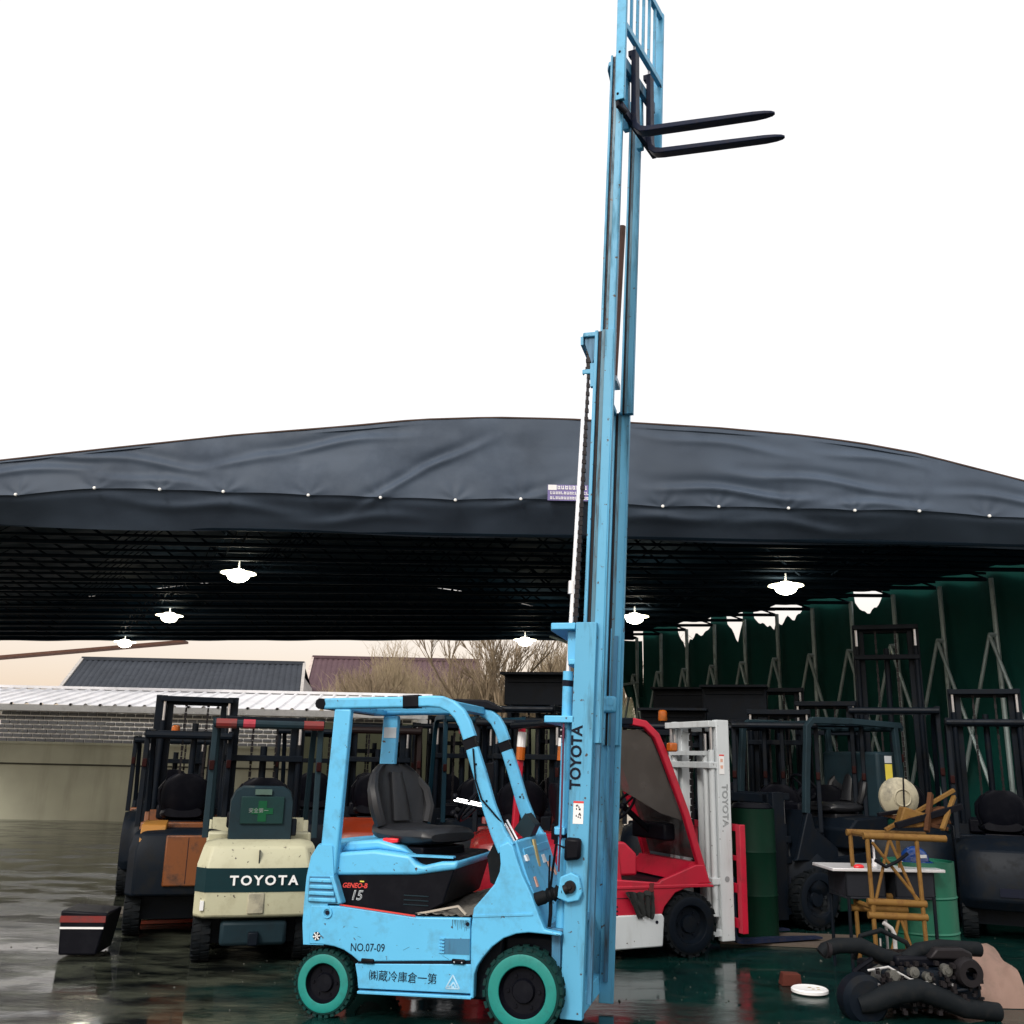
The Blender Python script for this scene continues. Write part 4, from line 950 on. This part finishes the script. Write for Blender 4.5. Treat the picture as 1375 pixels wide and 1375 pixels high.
    if beacon:
        b = MB().lathe([(.05, 0), (.055, .02), (.05, .11), (.03, .125)], (-1.2, 0, gh + .05), axis='z', n=16).build('beacon', AMBER, t); MB().cyl((-1.2, 0, gh), (-1.2, 0, gh + .05), .03, n=8).build('beacon_base', BLACK, b)
    if topbox:
        MB().box(.22, .46, -mw - .10, mw + .10, mh - topbox, mh + .02).build('mast_head', DARK, t, bevel=.01); MB().box(.0, .5, -mw - .12, mw + .12, mh + .02, mh + .05).build('mast_plate', DARK, t)
    if tank:
        MB().tube([(-1.5, -.34, 1.16), (-1.5, -.28, 1.16), (-1.5, .28, 1.16), (-1.5, .34, 1.16)], [.06, .15, .15, .06], 16).build('gas_tank', REDF, t)
    return t
def kids(t, name): return [c for c in t.children if c.name.split('.')[0] == name]

# cream forklift, seen from behind
CF = forklift('cream forklift seen from behind with a dark band across its counterweight, beside the blue one', (-2.44, 9.92, 0), PI / 2 + .26, body=CREAM, cwt=CREAM, guard=SLATE, mastm=DARK, gh=1.91, mh=2.02, hw=.48, boxy=True)
bd = MB(); rg = []
for q in range(13):
    a = -1 + q / 6; e = abs(a); cut = max(0, e - .80) / .20; sx = .03 * e ** 2 + .10 * cut ** 2.2; y = a * .484
    rg.append([(-1.683 + sx, y, .565), (-1.60 + sx, y, .565), (-1.60 + sx, y, .745), (-1.676 + sx, y, .745)])
bd.loft(rg, True, True); bd.build('rear_band', BANDG, CF)
tx = text('band_lettering', 'TOYOTA', .100, WHITEP, CF, (-1.689, .215, .620), (0, -1, 0), (.05, 0, 1), bold=.003, sx=1.08, space=1.32)
MB().box(-1.686, -1.64, -.065, .065, .40, .56).build('tow_pocket', paint('cream_shaded_steel', (.40, .37, .27), .5, dirt=.5), CF, bevel=.01)
MB().box(-1.662, -1.60, -.004, .004, .78, .88).build('tow_pin', DARK, CF)
MB().box(-1.66, -1.52, -.04, .04, .16, .26).build('tow_hitch', DARK, CF, bevel=.01)
MB().prism([(-1.60, .15), (-1.62, .34), (-1.2, .34), (-1.2, .15)], -.26, .26).build('rear_axle', SLATE, CF, bevel=.03)
MB().box(-1.662, -1.60, .40, .43, .43, .50).build('white_sticker', WHITEP, CF)
# rounded rear cover with safety board between the posts
rc = MB(); rings = []
for x, s in ((-1.24, .97), (-1.20, 1), (-1.0, 1), (-.95, .97)):
    rings.append([(x, y * s, .93 + (z - .93) * s) for y, z in [(-.26, .93), (-.26, 1.25), (-.235, 1.33), (-.17, 1.37), (.17, 1.37), (.235, 1.33), (.27, 1.25), (.27, .93)]])
rc.loft(rings).build('rear_cover', SLATE, CF, bevel=.012)
MB().box(-1.262, -1.24, -.18, .18, 1.06, 1.285).build('notice_board', paint('dark_green_board', (.012, .035, .035), .4), CF, bevel=.006)
MB().box(-1.264, -1.25, -.07, .07, 1.30, 1.345).build('notice_plate', paint('pale_green_plate', (.06, .11, .09), .5), CF)
MB().box(-1.266, -1.26, -.035, .035, 1.08, 1.25).build('green_cross', INKG, CF); MB().box(-1.2665, -1.26, -.09, .09, 1.14, 1.19).build('green_cross', INKG, CF)
text('board_print', '安全第一', .042, paint('dull_white_print', (.2, .22, .22), .5, bump=0), CF, (-1.2672, .115, 1.155), (0, -1, 0), (0, 0, 1))
for y in (-.38, .36): MB().tube([(-1.31, y - .085, 1.89), (-1.31, y + .085, 1.89)], .042, 10).build('foam_sleeve', REDF, CF)
MB().tube([(-1.31, .22, 1.89), (-1.31, .12, 1.89)], .041, 10).build('foam_sleeve', paint('worn_red', (.35, .02, .04), .6), CF)

# red and white forklift facing right and away
RF = forklift('red and white forklift with a white mast standing right of the blue mast', (1.42, 9.62, 0), .40, body=RED, lower=WHITE, guard=RED, roofm=DARK, nearpost=DARK, mastm=WHITE, bm=RED, gh=1.98, mh=2.05, hw=.50, lowcowl=True, mdx=.13)
for p in kids(RF, 'rear_post'): pass
GL = glassy('dusty_glass', (.045, .042, .042), .7)
_t = GL.node_tree; _n = N(_t, 'ShaderNodeTexNoise'); _n.inputs['Scale'].default_value = 4; _n.inputs['Detail'].default_value = 8
_r = N(_t, 'ShaderNodeMapRange'); _r.inputs[1].default_value = .35; _r.inputs[2].default_value = .65; _r.inputs[3].default_value = .55; _r.inputs[4].default_value = .93
_c = N(_t, 'ShaderNodeTexCoord'); _t.links.new(_c.outputs['Object'], _n.inputs[0]); _t.links.new(_n.outputs[0], _r.inputs[0]); _t.links.new(_r.outputs[0], _t.nodes['Principled BSDF'].inputs['Alpha'])
MB().prism([(-.98, 1.90), (-.46, 1.93), (-.34, 1.86), (-.27, 1.72), (-.02, 1.14), (-.25, 1.20), (-.75, 1.45)], -.455, -.45).build('side_window', GL, RF)
MB().loft([[(-.33, y, 1.93), (-.20, y, 1.76), (.17, y, .80), (.18, y, .80), (-.19, y, 1.77), (-.32, y, 1.94)] for y in (-.45, .45)]).build('windscreen', GL, RF)
MB().prism([(-.90, .62), (-.90, 1.0), (-.72, 1.0), (-.66, .62)], -.485, -.40).build('hood_cheek', RED, RF, bevel=.01)
for k in (-1, 1):
    y0, y1 = (-.508, -.45) if k < 0 else (.45, .508)
    MB().prism([(-1.06, .60), (.20, .60), (.26, .585), (.26, .57), (-1.06, .575)], y0, y1).build('red_moulding', RED, RF, bevel=.006)
    MB().prism([(-1.04, .365), (-.28, .365), (-.26, .33), (-.28, .10), (-1.0, .09)], y0 - .004, y1).build('white_skirt', WHITE, RF, bevel=.012)
MB().cyl((-.34, -.512, .30), (-.34, -.516, .30), .014).build('skirt_hole', INK, RF)
MB().prism([(-.40, .62), (-.36, .62), (-.38, .44), (-.46, .44)], -.509, -.50).build('grime_patch', paint('dark_red_grime', (.12, .01, .012), .6, dirt=.6), RF)
text('mast_name', 'TOYOTA', .088, paint('grey_ink', (.25, .27, .28), .5, dirt=0, bump=0), RF, (.455, -.402, 1.46), (0, 0, -1), (1, 0, 0), outline=.0022, sx=1.05)
for k in (-1, 1):
    MB().cyl((.37, k * .27, .2), (.37, k * .27, 1.75), .028, n=12).build('side_cylinder', WHITE, RF); MB().cyl((.37, k * .27, 1.75), (.37, k * .27, 1.92), .014, n=8).build('side_rod', STEEL, RF)
MB().box(.32, .46, -.30, .30, 1.72, 1.76).build('cylinder_bridge', WHITE, RF)
s_ = MB().box(.43, .485, -.4045, -.40, 1.55, 1.73).build('safety_sticker', WHITEP, RF); MB().box(.43, .485, -.405, -.4046, 1.715, 1.73).build('sticker_header', INKR, s_)
for z in (1.60, 1.66): MB().box(.442, .47, -.405, -.4046, z, z + .03).build('sticker_figure', paint('pink_sticker', (.7, .38, .28)), s_)
MB().cyl((.48, -.401, .62), (.48, -.404, .62), .025, n=16).build('round_mark', paint('grey_ink', (.25, .27, .28)), RF)
MB().box(-.20, -.12, -.56, -.48, 1.74, 1.82).build('turn_signal', AMBER, RF, bevel=.015)
for k in (-1, 1):
    MB().cyl((-1.235, k * .455 - .0, 1.76), (-1.225, k * .455, 1.90), .042, n=10).build('side_lamp_white', WHITEP, RF); MB().cyl((-1.242, k * .455, 1.64), (-1.235, k * .455, 1.76), .043, n=10).build('side_lamp_amber', AMBER, RF)
rg = bpy.data.objects.new('rag', None)
mb = MB(); rr = random.Random(3); vs = []
for i in range(13):
    for j in range(9):
        u, v = i / 12 - .5, j / 8; vs.append((-.52 + u * (.30 - .16 * v) + .06 * v, -.53 - .025 * math.sin(u * 24 + v * 3) - .02 * noise.noise(Vector((i * .7, j * .7, 0))), .555 - v * .20 - .05 * abs(u) * v + .025 * noise.noise(Vector((i * .5, j, 5)))))
mb.add(vs, [(i * 9 + j, i * 9 + j + 1, (i + 1) * 9 + j + 1, (i + 1) * 9 + j) for i in range(12) for j in range(8)], True)
rag = mb.build('rag', paint('grey_cloth', (.035, .038, .038), .9, dirt=.5)); c_, s__ = math.cos(.40), math.sin(.40)
rag.location = (1.42, 9.62, 0); rag.rotation_euler = (0, 0, .40); tag(rag, 'crumpled grey rag hanging on the side of the red forklift', 'rag')

# the rows of dark forklifts
def F(label, x, y, rz, **k): return forklift(label, (x, y, 0), rz, **k)
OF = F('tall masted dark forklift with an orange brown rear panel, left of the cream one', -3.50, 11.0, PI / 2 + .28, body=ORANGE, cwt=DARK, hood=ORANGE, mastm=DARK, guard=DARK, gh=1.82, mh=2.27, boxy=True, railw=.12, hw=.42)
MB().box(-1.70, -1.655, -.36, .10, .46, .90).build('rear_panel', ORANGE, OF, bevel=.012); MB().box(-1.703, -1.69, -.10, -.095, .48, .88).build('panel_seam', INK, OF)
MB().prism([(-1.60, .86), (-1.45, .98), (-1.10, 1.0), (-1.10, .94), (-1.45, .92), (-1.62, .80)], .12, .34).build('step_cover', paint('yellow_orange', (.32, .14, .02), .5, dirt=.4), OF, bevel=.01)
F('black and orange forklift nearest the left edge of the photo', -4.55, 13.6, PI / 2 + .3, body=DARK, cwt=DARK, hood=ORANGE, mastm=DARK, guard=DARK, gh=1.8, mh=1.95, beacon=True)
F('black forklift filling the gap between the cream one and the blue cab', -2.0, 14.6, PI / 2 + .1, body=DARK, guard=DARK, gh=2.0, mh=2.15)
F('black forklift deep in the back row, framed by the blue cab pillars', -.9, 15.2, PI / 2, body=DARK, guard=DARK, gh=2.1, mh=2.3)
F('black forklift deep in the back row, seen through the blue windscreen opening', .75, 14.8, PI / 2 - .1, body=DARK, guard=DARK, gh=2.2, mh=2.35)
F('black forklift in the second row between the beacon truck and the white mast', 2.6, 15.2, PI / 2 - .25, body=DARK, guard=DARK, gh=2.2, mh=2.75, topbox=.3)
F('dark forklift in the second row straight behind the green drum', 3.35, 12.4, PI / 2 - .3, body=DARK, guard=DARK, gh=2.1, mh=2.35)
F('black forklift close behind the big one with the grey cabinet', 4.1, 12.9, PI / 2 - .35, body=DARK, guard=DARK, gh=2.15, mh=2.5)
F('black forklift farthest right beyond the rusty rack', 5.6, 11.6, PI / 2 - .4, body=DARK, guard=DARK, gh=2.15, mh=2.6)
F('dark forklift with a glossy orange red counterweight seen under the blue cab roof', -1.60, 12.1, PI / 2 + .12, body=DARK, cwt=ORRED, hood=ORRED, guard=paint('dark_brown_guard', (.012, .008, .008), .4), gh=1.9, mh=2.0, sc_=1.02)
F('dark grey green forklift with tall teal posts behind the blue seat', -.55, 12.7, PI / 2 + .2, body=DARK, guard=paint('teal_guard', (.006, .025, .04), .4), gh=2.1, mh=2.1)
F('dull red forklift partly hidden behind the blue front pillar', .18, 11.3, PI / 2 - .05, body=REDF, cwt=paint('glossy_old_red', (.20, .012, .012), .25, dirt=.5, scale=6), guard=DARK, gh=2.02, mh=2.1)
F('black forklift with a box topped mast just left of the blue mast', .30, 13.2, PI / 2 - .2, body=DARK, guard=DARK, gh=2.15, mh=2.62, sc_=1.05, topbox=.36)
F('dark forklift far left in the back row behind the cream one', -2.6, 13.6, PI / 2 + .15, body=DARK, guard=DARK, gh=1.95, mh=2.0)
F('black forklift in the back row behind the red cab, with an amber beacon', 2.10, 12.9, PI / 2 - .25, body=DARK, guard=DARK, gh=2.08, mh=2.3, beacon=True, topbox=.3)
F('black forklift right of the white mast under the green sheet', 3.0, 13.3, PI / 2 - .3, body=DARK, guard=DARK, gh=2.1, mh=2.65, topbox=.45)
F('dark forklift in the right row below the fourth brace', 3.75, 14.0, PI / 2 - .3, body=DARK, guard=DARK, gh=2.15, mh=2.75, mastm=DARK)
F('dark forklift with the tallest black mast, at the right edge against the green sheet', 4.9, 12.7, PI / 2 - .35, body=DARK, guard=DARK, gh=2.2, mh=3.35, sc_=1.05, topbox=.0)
BIG = F('large dark forklift facing left with a grey rear cabinet, behind the sink', 2.98, 11.25, PI + .50, body=DARK, lower=DARKG, cwt=DARKG, hood=DARK, guard=SLATE, gh=1.86, mh=1.2, sc_=1.14, forks=False, upright=True)
for st_ in kids(BIG, 'seat'):
    for c_ in st_.children: c_.data.materials[0] = VINYL
MB().box(-1.30, -1.0, -.34, .40, .95, 1.60).build('rear_cabinet', SLATE, BIG, bevel=.03)
# big forklift cabinet sticker faces the camera side (+y locally because it is turned round)
MB().box(-1.20, -1.10, .401, .404, 1.18, 1.48).build('yellow_sticker', YELLOW, BIG)
MB().box(-1.20, -1.10, .401, .404, 1.49, 1.56).build('white_sticker', INKW, BIG)

# ------------------------------------------------------------------ props on the right
def drum(name, label, x, y, r, h, m, lid=None):
    t = thing(name, label, 'drum', (x, y, 0))
    pr = [(.001, 0), (r, 0), (r, h * .32), (r * 1.03, h * .335), (r, h * .35), (r, h * .65), (r * 1.03, h * .665), (r, h * .68), (r, h), (r * .97, h), (r * .97, h - .02), (.001, h - .02)]
    MB().lathe(pr, axis='z', n=32).build('shell', m, t)
    if lid: MB().lathe([(.001, h + .05), (r * .8, h + .05), (r * .95, h + .01), (r * .9, h - .02)], axis='z', n=24).build('lid', lid, t)
    return t
drum('green_drum', 'tall dark green drum with a black cover right of the white mast', 2.45, 10.2, .22, 1.22, GBIN, BLACK)
drum('green_barrel', 'bright green ribbed barrel behind the rusty rack at the right edge', 3.60, 9.0, .30, .86, GDRUM)
# plastic-topped sink
t = thing('work_sink', 'steel sink on thin legs with a tap and a red knob, before the dark forklift', 'sink', (3.02, 8.75, 0), .05)
MB().box(-.34, .62, -.24, .24, .80, .825).build('rim', paint('sink_steel', (.7, .7, .72), .3, metal=.3, dirt=.2), t, bevel=.005)
for a, b in ((-.22, .12), (.20, .54)):
    mb = MB(); z0, z1 = .60, .80
    for q in ((a, a + .02, -.2, .2), (b - .02, b, -.2, .2), (a, b, -.2, -.18), (a, b, .18, .2)): mb.box(*q, z0, z1)
    mb.box(a, b, -.2, .2, z0 - .02, z0); mb.build('basin', paint('dull_basin', (.02, .022, .028), .4, metal=.1, dirt=.4), t, bevel=.006)
for x, y in ((-.2, -.2), (.52, -.2), (-.2, .2), (.52, .2)): MB().cyl((x, y, 0), (x, y, .60), .015, n=8).build('leg', DARK, t)
MB().tube([(.14, .05, .82), (.14, .05, 1.02), (.145, .03, 1.08)], .010, 8).ball((.14, .05, 1.06), .022, 8, 6, (1, 1, 1.8)).cyl((.14, .05, .82), (.14, .05, .88), .022, n=10).build('tap', CHROME, t)
MB().ball((-.10, -.2, .835), .035, 10, 8, (1.3, 1, .6)).build('red_knob', paint('red_lever', (.75, .02, .03)), t)
MB().cyl((.14, -.1, .58), (.14, -.1, .12), .012, n=8).build('drain_pipe', STEEL, t)
# rusty yellow stand
t = thing('rusty_rack', 'rusty yellow trestle rack with X braced legs piled with scrap at the right edge', 'rack', (2.93, 8.25, 0))
for z in (1.10, .60, .50):
    MB().cyl((-.05, 0, z), (.42 if z < 1 else .62, 0, z - .01), .028, n=12).build('rail', RUST, t); MB().cyl((-.05, .4, z), (.42 if z < 1 else .62, .4, z - .01), .028, n=12).build('rail', RUST, t)
for x in (.0, .40):
    for y in (0, .4): MB().cyl((x, y, 0), (x - .02, y, 1.12), .018, n=8).build('leg', RUST, t)
for a, b in (((.0, .55), (.16, 1.08)), ((.16, 1.08), (.36, .58)), ((.06, .05), (.2, .5)), ((.2, .5), (.34, .06)), ((.02, 1.05), (.36, .62))):
    MB().cyl((a[0], .0, a[1]), (b[0], .0, b[1]), .013, n=8).build('brace', RUST, t)
for y in (0, .4): MB().cyl((0, 0, 1.1 if y else .55), (0, .4, 1.1 if y else .55), .02, n=8).build('cross_tube', RUST, t)
MB().tube([(.02, -.03, .92), (.10, -.05, .87), (.2, -.03, .91), (.3, 0, .97)], .014, 8).build('black_hose', BLACK, t)
t = thing('scrap_pile', 'tangle of rusty brackets and bars lying on top of the rusty rack', 'scrap', (3.32, 8.4, 1.14))
rr = random.Random(21)
SCR = [((-.2, 0, .0), (.42, .05, .33)), ((-.15, -.1, .04), (.45, 0, .2)), ((-.18, .1, .12), (.3, -.05, .02)), ((.0, 0, .1), (.35, .1, .14)), ((-.25, 0, .12), (-.02, .1, .15)), ((.1, -.1, 0), (.2, 0, .30)), ((.22, -.12, .02), (.42, .06, .28))]
for i, (a, b) in enumerate(SCR):
    MB().beam(a, b, .035, .05 if i % 2 else .03).build('bar', (RUST, BLACK, paint('rust_brown', (.075, .032, .015), .7, dirt=.6))[i % 3], t, bevel=.004)
MB().prism([(-.12, .02), (.1, .03), (.12, .14), (-.05, .19)], -.06, .06).build('bracket', RUST, t, bevel=.01)
MB().prism([(.15, .04), (.35, .06), (.30, .20), (.18, .16)], -.02, .1).build('bracket', paint('rust_brown', (.16, .07, .03)), t, bevel=.01)
# cream fan guard behind
t = thing('cream_fan', 'round cream coloured fan cover sitting behind the scrap on the rack', 'fan', (3.42, 8.8, 1.20))
MB().lathe([(.001, -.05), (.06, -.055), (.13, -.03), (.17, .02), (.17, .06)], (0, 0, .19), n=28).build('cover', paint('cream_plastic', (.34, .31, .22), .6, dirt=.7), t)
MB().box(-.06, .06, 0, .08, -.0, .05).build('foot', BLACK, t)
MB().lathe([(.06, -.058), (.07, -.066), (.08, -.055)], (0, 0, .19), n=24).build('hub_ring', paint('cream_plastic', (.55, .50, .36)), t)
MB().tube([(0, -.07, .02), (0, -.075, .19), (.01, -.07, .36)], .007, 6).build('wire', BLACK, t)
# blue helmet
t = thing('blue_helmet', 'glossy dark blue safety helmet with white marks lying on the green barrel', 'helmet', (3.55, 8.92, .862), .4)
mb = MB(); rings = []
for i in range(9):
    a = PI / 2 * i / 9; rings.append([(.13 * math.cos(a) * math.cos(2 * PI * j / 20), .11 * math.cos(a) * math.sin(2 * PI * j / 20), .12 * math.sin(a)) for j in range(20)])
mb.loft(rings, True, True).build('shell', paint('blue_gloss', (.01, .05, .22), .2, dirt=.1), t)
MB().lathe([(.13, .0), (.155, -.012), (.15, -.018), (.12, -.01)], axis='z', n=24).build('brim', paint('blue_gloss', (.01, .05, .22)), t)
MB().box(-.05, .03, -.112, -.095, .03, .055).build('white_mark', WHITEP, t)
# standpipe
t = thing('standpipe', 'short white water pipe with an elbow beside the rack legs', 'pipe', (3.02, 8.15, 0))
MB().tube([(.02, 0, 0), (.02, 0, .38), (.0, 0, .42), (-.06, 0, .46)], .016, 10).build('pipe', paint('dirty_pvc', (.4, .4, .4), .5, dirt=.5), t)
MB().cyl((.02, 0, .10), (.02, 0, .15), .028, n=10).build('valve', WHITE, t)
# pink sack
mb = MB(); vs = []; nx, ny = 60, 40
for i in range(nx + 1):
    for j in range(ny + 1):
        u, v = i / nx, j / ny; h = .36 * math.sin(PI * min(1, v * 1.0)) ** .6 * (1 - (1 - u) ** 2.4) * (1 if u < 1 else 1)
        vs.append((-.30 + 1.0 * u, -.35 + .8 * v, max(0.004, h * .85 + .09 * noise.noise(Vector((u * 5, v * 4, 0))) * (h > .05) + .035 * abs(noise.noise(Vector((u * 13, v * 9, 3)))) * (h > .05))))
mb.add(vs, [(i * (ny + 1) + j, (i + 1) * (ny + 1) + j, (i + 1) * (ny + 1) + j + 1, i * (ny + 1) + j + 1) for i in range(nx) for j in range(ny)], True)
sk_ = mb.build('pink_sheet', paint('pink_cloth', (.19, .12, .095), .8, dirt=.5, dcol=(.12, .09, .07))); sk_.location = (3.02, 7.85, 0)
tag(sk_, 'heap covered by a dusty pink brown sheet behind the engine parts', 'sheet')
# engine with intake hoses in the right foreground
EN = thing('scrap_engine', 'black scrap engine block with thick bent hoses on the floor at the lower right', 'engine', (2.62, 7.35, 0), .1)
MB().box(-.05, .62, -.22, .28, .06, .30).build('block', DARK, EN, bevel=.03)
MB().box(.08, .6, -.1, .2, .30, .37).build('valve_cover', BLACK, EN, bevel=.02)
MB().tube([(-.40, .05, .36), (-.37, .05, .385), (-.28, .04, .415), (-.12, .02, .42), (.02, 0, .36), (.15, 0, .33), (.30, .02, .36), (.6, .04, .34)], [.040, .050, .053, .053, .050, .046, .044, .044], 16).build('upper_hose', RUBBER, EN)
for x_, z_, r_ in ((-.36, .388, .052), (.0, .365, .055), (.16, .331, .050)): MB().cyl((x_ - .012, .02, z_), (x_ + .012, .02, z_ - .004), r_, n=16).build('hose_clamp', GREASE, EN)
MB().tube([(-.10, .18, .30), (-.05, .16, .46), (.10, .15, .50), (.28, .14, .42), (.34, .14, .30)], .018, 10).build('thin_hose', RUBBER, EN)
MB().lathe([(.04, -.05), (.085, -.05), (.095, -.02), (.095, .02), (.085, .05), (.04, .05)], (.50, -.26, .30), n=24).build('pulley', GREASE, EN)
MB().tube([(.18, -.02, .33), (.28, -.03, .40), (.45, -.02, .42), (.75, 0, .40)], .05, 14).build('short_hose', RUBBER, EN)
MB().tube([(-.28, -.26, .10), (-.20, -.28, .12), (-.05, -.30, .18), (.12, -.30, .20), (.30, -.28, .14), (.45, -.27, .08), (.7, -.25, .05)], [.055, .068, .072, .070, .066, .062, .06], 16).build('lower_hose', RUBBER, EN)
MB().tube([(-.25, -.10, .04), (-.28, -.08, .15), (-.20, -.05, .27), (-.06, -.02, .34)], .016, 8).build('bracket_arm', BLACK, EN)
MB().lathe([(.05, -.10), (.13, -.09), (.16, -.05), (.16, .05), (.13, .09), (.05, .10)], (-.22, -.18, .12), n=24).build('pulley_housing', DARK, EN)
MB().prism([(-.15, .12), (-.10, .30), (-.05, .32), (.05, .28), (.08, .12)], -.12, -.10).build('fan_shroud', paint('dull_alloy', (.12, .12, .11), .4, metal=.4, dirt=.5), EN)
MB().beam((-.10, -.125, .30), (.0, -.13, .12), .01, .03).build('shroud_rib', STEEL, EN)
for k in range(9):
    rr = random.Random(k + 40); MB().cyl((rr.uniform(-.1, .5), rr.uniform(-.2, 0), rr.uniform(.1, .3)), (rr.uniform(-.1, .55), -.26, rr.uniform(.05, .3)), .014, n=8).build('pipe', (GREASE, DARK, RUBBER)[k % 3], EN)
MB().cyl((.02, .0, .42), (.02, .0, .47), .008, n=6).build('stud', STEEL, EN)
mb = MB(); rr = random.Random(9)
for k in range(160):
    x, y, z = rr.uniform(-.15, .6), rr.uniform(-.28, -.2), rr.uniform(.04, .34); s = rr.uniform(.01, .03); mb.box(x, x + s, y - s, y, z, z + s)
mb.build('small_fittings', GREASE, EN, kind='stuff')
# lid on the floor, standing on a little rim
for k, (x, y, z, r_) in enumerate([(-.02, -.24, .27, .045), (.12, -.25, .30, .035), (.22, -.25, .27, .030), (.36, -.24, .31, .038)]):
    MB().lathe([(.001, -.03), (r_ * .5, -.03), (r_ * .55, -.02), (r_, -.018), (r_, .03)], (x, y, z), n=16).build('flange', paint('dull_alloy', (.12, .12, .11)), EN)
for k in range(6): MB().cyl((-.14 + k * .13, -.255, .225), (-.14 + k * .13, -.275, .225), .010, n=6).build('bolt', STEEL, EN)
MB().prism([(.30, .36), (.62, .35), (.62, .40), (.55, .43), (.36, .43)], -.14, .05).build('manifold', GREASE, EN, bevel=.015)
MB().tube([(-.18, -.2, .30), (-.05, -.24, .33), (.08, -.27, .26), (.2, -.28, .24)], .008, 6).build('wire', paint('dirty_pvc', (.4, .4, .4)), EN)
t = thing('white_lid', 'round white plastic lid lying flat on the wet green floor', 'lid', (2.27, 7.86, 0))
MB().lathe([(.001, .030), (.105, .032), (.125, .038), (.135, .03), (.135, .012), (.12, .004)], axis='z', n=36).build('disc', WHITEP, t)
mb = MB()
for k in range(5): a = rr.uniform(0, 6.28); r_ = rr.uniform(.02, .08); mb.box(r_ * math.cos(a), r_ * math.cos(a) + .02, r_ * math.sin(a), r_ * math.sin(a) + .012, .033, .0345)
mb.build('smudge', paint('tan_tape', (.5, .38, .16)), t)
MB().prism([(2.12, .0), (2.28, .0), (2.27, .085), (2.14, .09)], 8.08, 8.18).build('brick', paint('red_brick', (.09, .025, .018), .8, dirt=.6, scale=9), None, bevel=.006)
tag(COL.objects[-1], 'small broken red brown brick on the floor behind the white lid', 'brick')
# things at the left edge
t = thing('black_crate', 'corner of a black crate with a red stripe at the left edge of the floor', 'crate', (-3.50, 8.75, 0), .1)
MB().prism([(-.16, .02), (.14, .02), (.20, .34), (-.18, .36)], -.20, .22).build('body', BLACK, t, bevel=.015)
MB().box(-.17, .175, -.206, -.20, .22, .235).build('white_strip', WHITEP, t); MB().box(-.175, .185, -.206, -.20, .27, .32).build('red_stripe', REDF, t)
MB().beam((-3.62, 10.2, .02), (-2.4, 10.7, .02), .05, .03).build('floor_batten', ORRED, None); tag(COL.objects[-1], 'thin orange red batten lying on the wet floor at the left', 'batten')
for q, (x, y, a, l) in enumerate([(-3.6, 11.2, .2, 1.4), (-3.9, 10.9, .15, 1.1), (-3.3, 11.6, .25, 1.2)]):
    o = MB().box(-l / 2, l / 2, -.06, .06, 0, .025).build('plank', paint('grey_plank', (.11, .10, .085), .8, dirt=.5)); o.location = (x, y, .002); o.rotation_euler = (0, 0, a)
    tag(o, ('long grey plank lying flat behind the orange batten', 'short grey plank nearest the left edge of the floor', 'grey plank farthest back beside the left forklifts')[q], 'plank')
o = MB().box(-.7, .7, -.35, .35, 0, .02).build('pallet_board', paint('brown_board', (.10, .08, .065), .8, dirt=.5)); o.location = (2.75, 10.1, .003); o.rotation_euler = (0, 0, -.1)
tag(o, 'flat brown board on the floor in front of the red forks', 'board')

# grit, flakes and small litter on the wet floor
mb = MB(); rr = random.Random(77)
for k in range(500):
    x, y = rr.uniform(-6, 6), rr.uniform(5.5, 14); q = rr.uniform(.003, .010) * (2 if rr.random() < .05 else 1); a = rr.uniform(0, 3)
    c, n_ = math.cos(a) * q, math.sin(a) * q
    mb.add([(x - c, y - n_, .001), (x + n_, y - c, .001), (x + c, y + n_, .001), (x, y, .001 + q * .8)], [(0, 1, 3), (1, 2, 3), (2, 0, 3)])
o = mb.build('grit', paint('floor_grit', (.09, .09, .08), .8), None, kind='stuff'); o['label'] = 'small grit and flakes scattered over the wet yard floor'; o['category'] = 'grit'
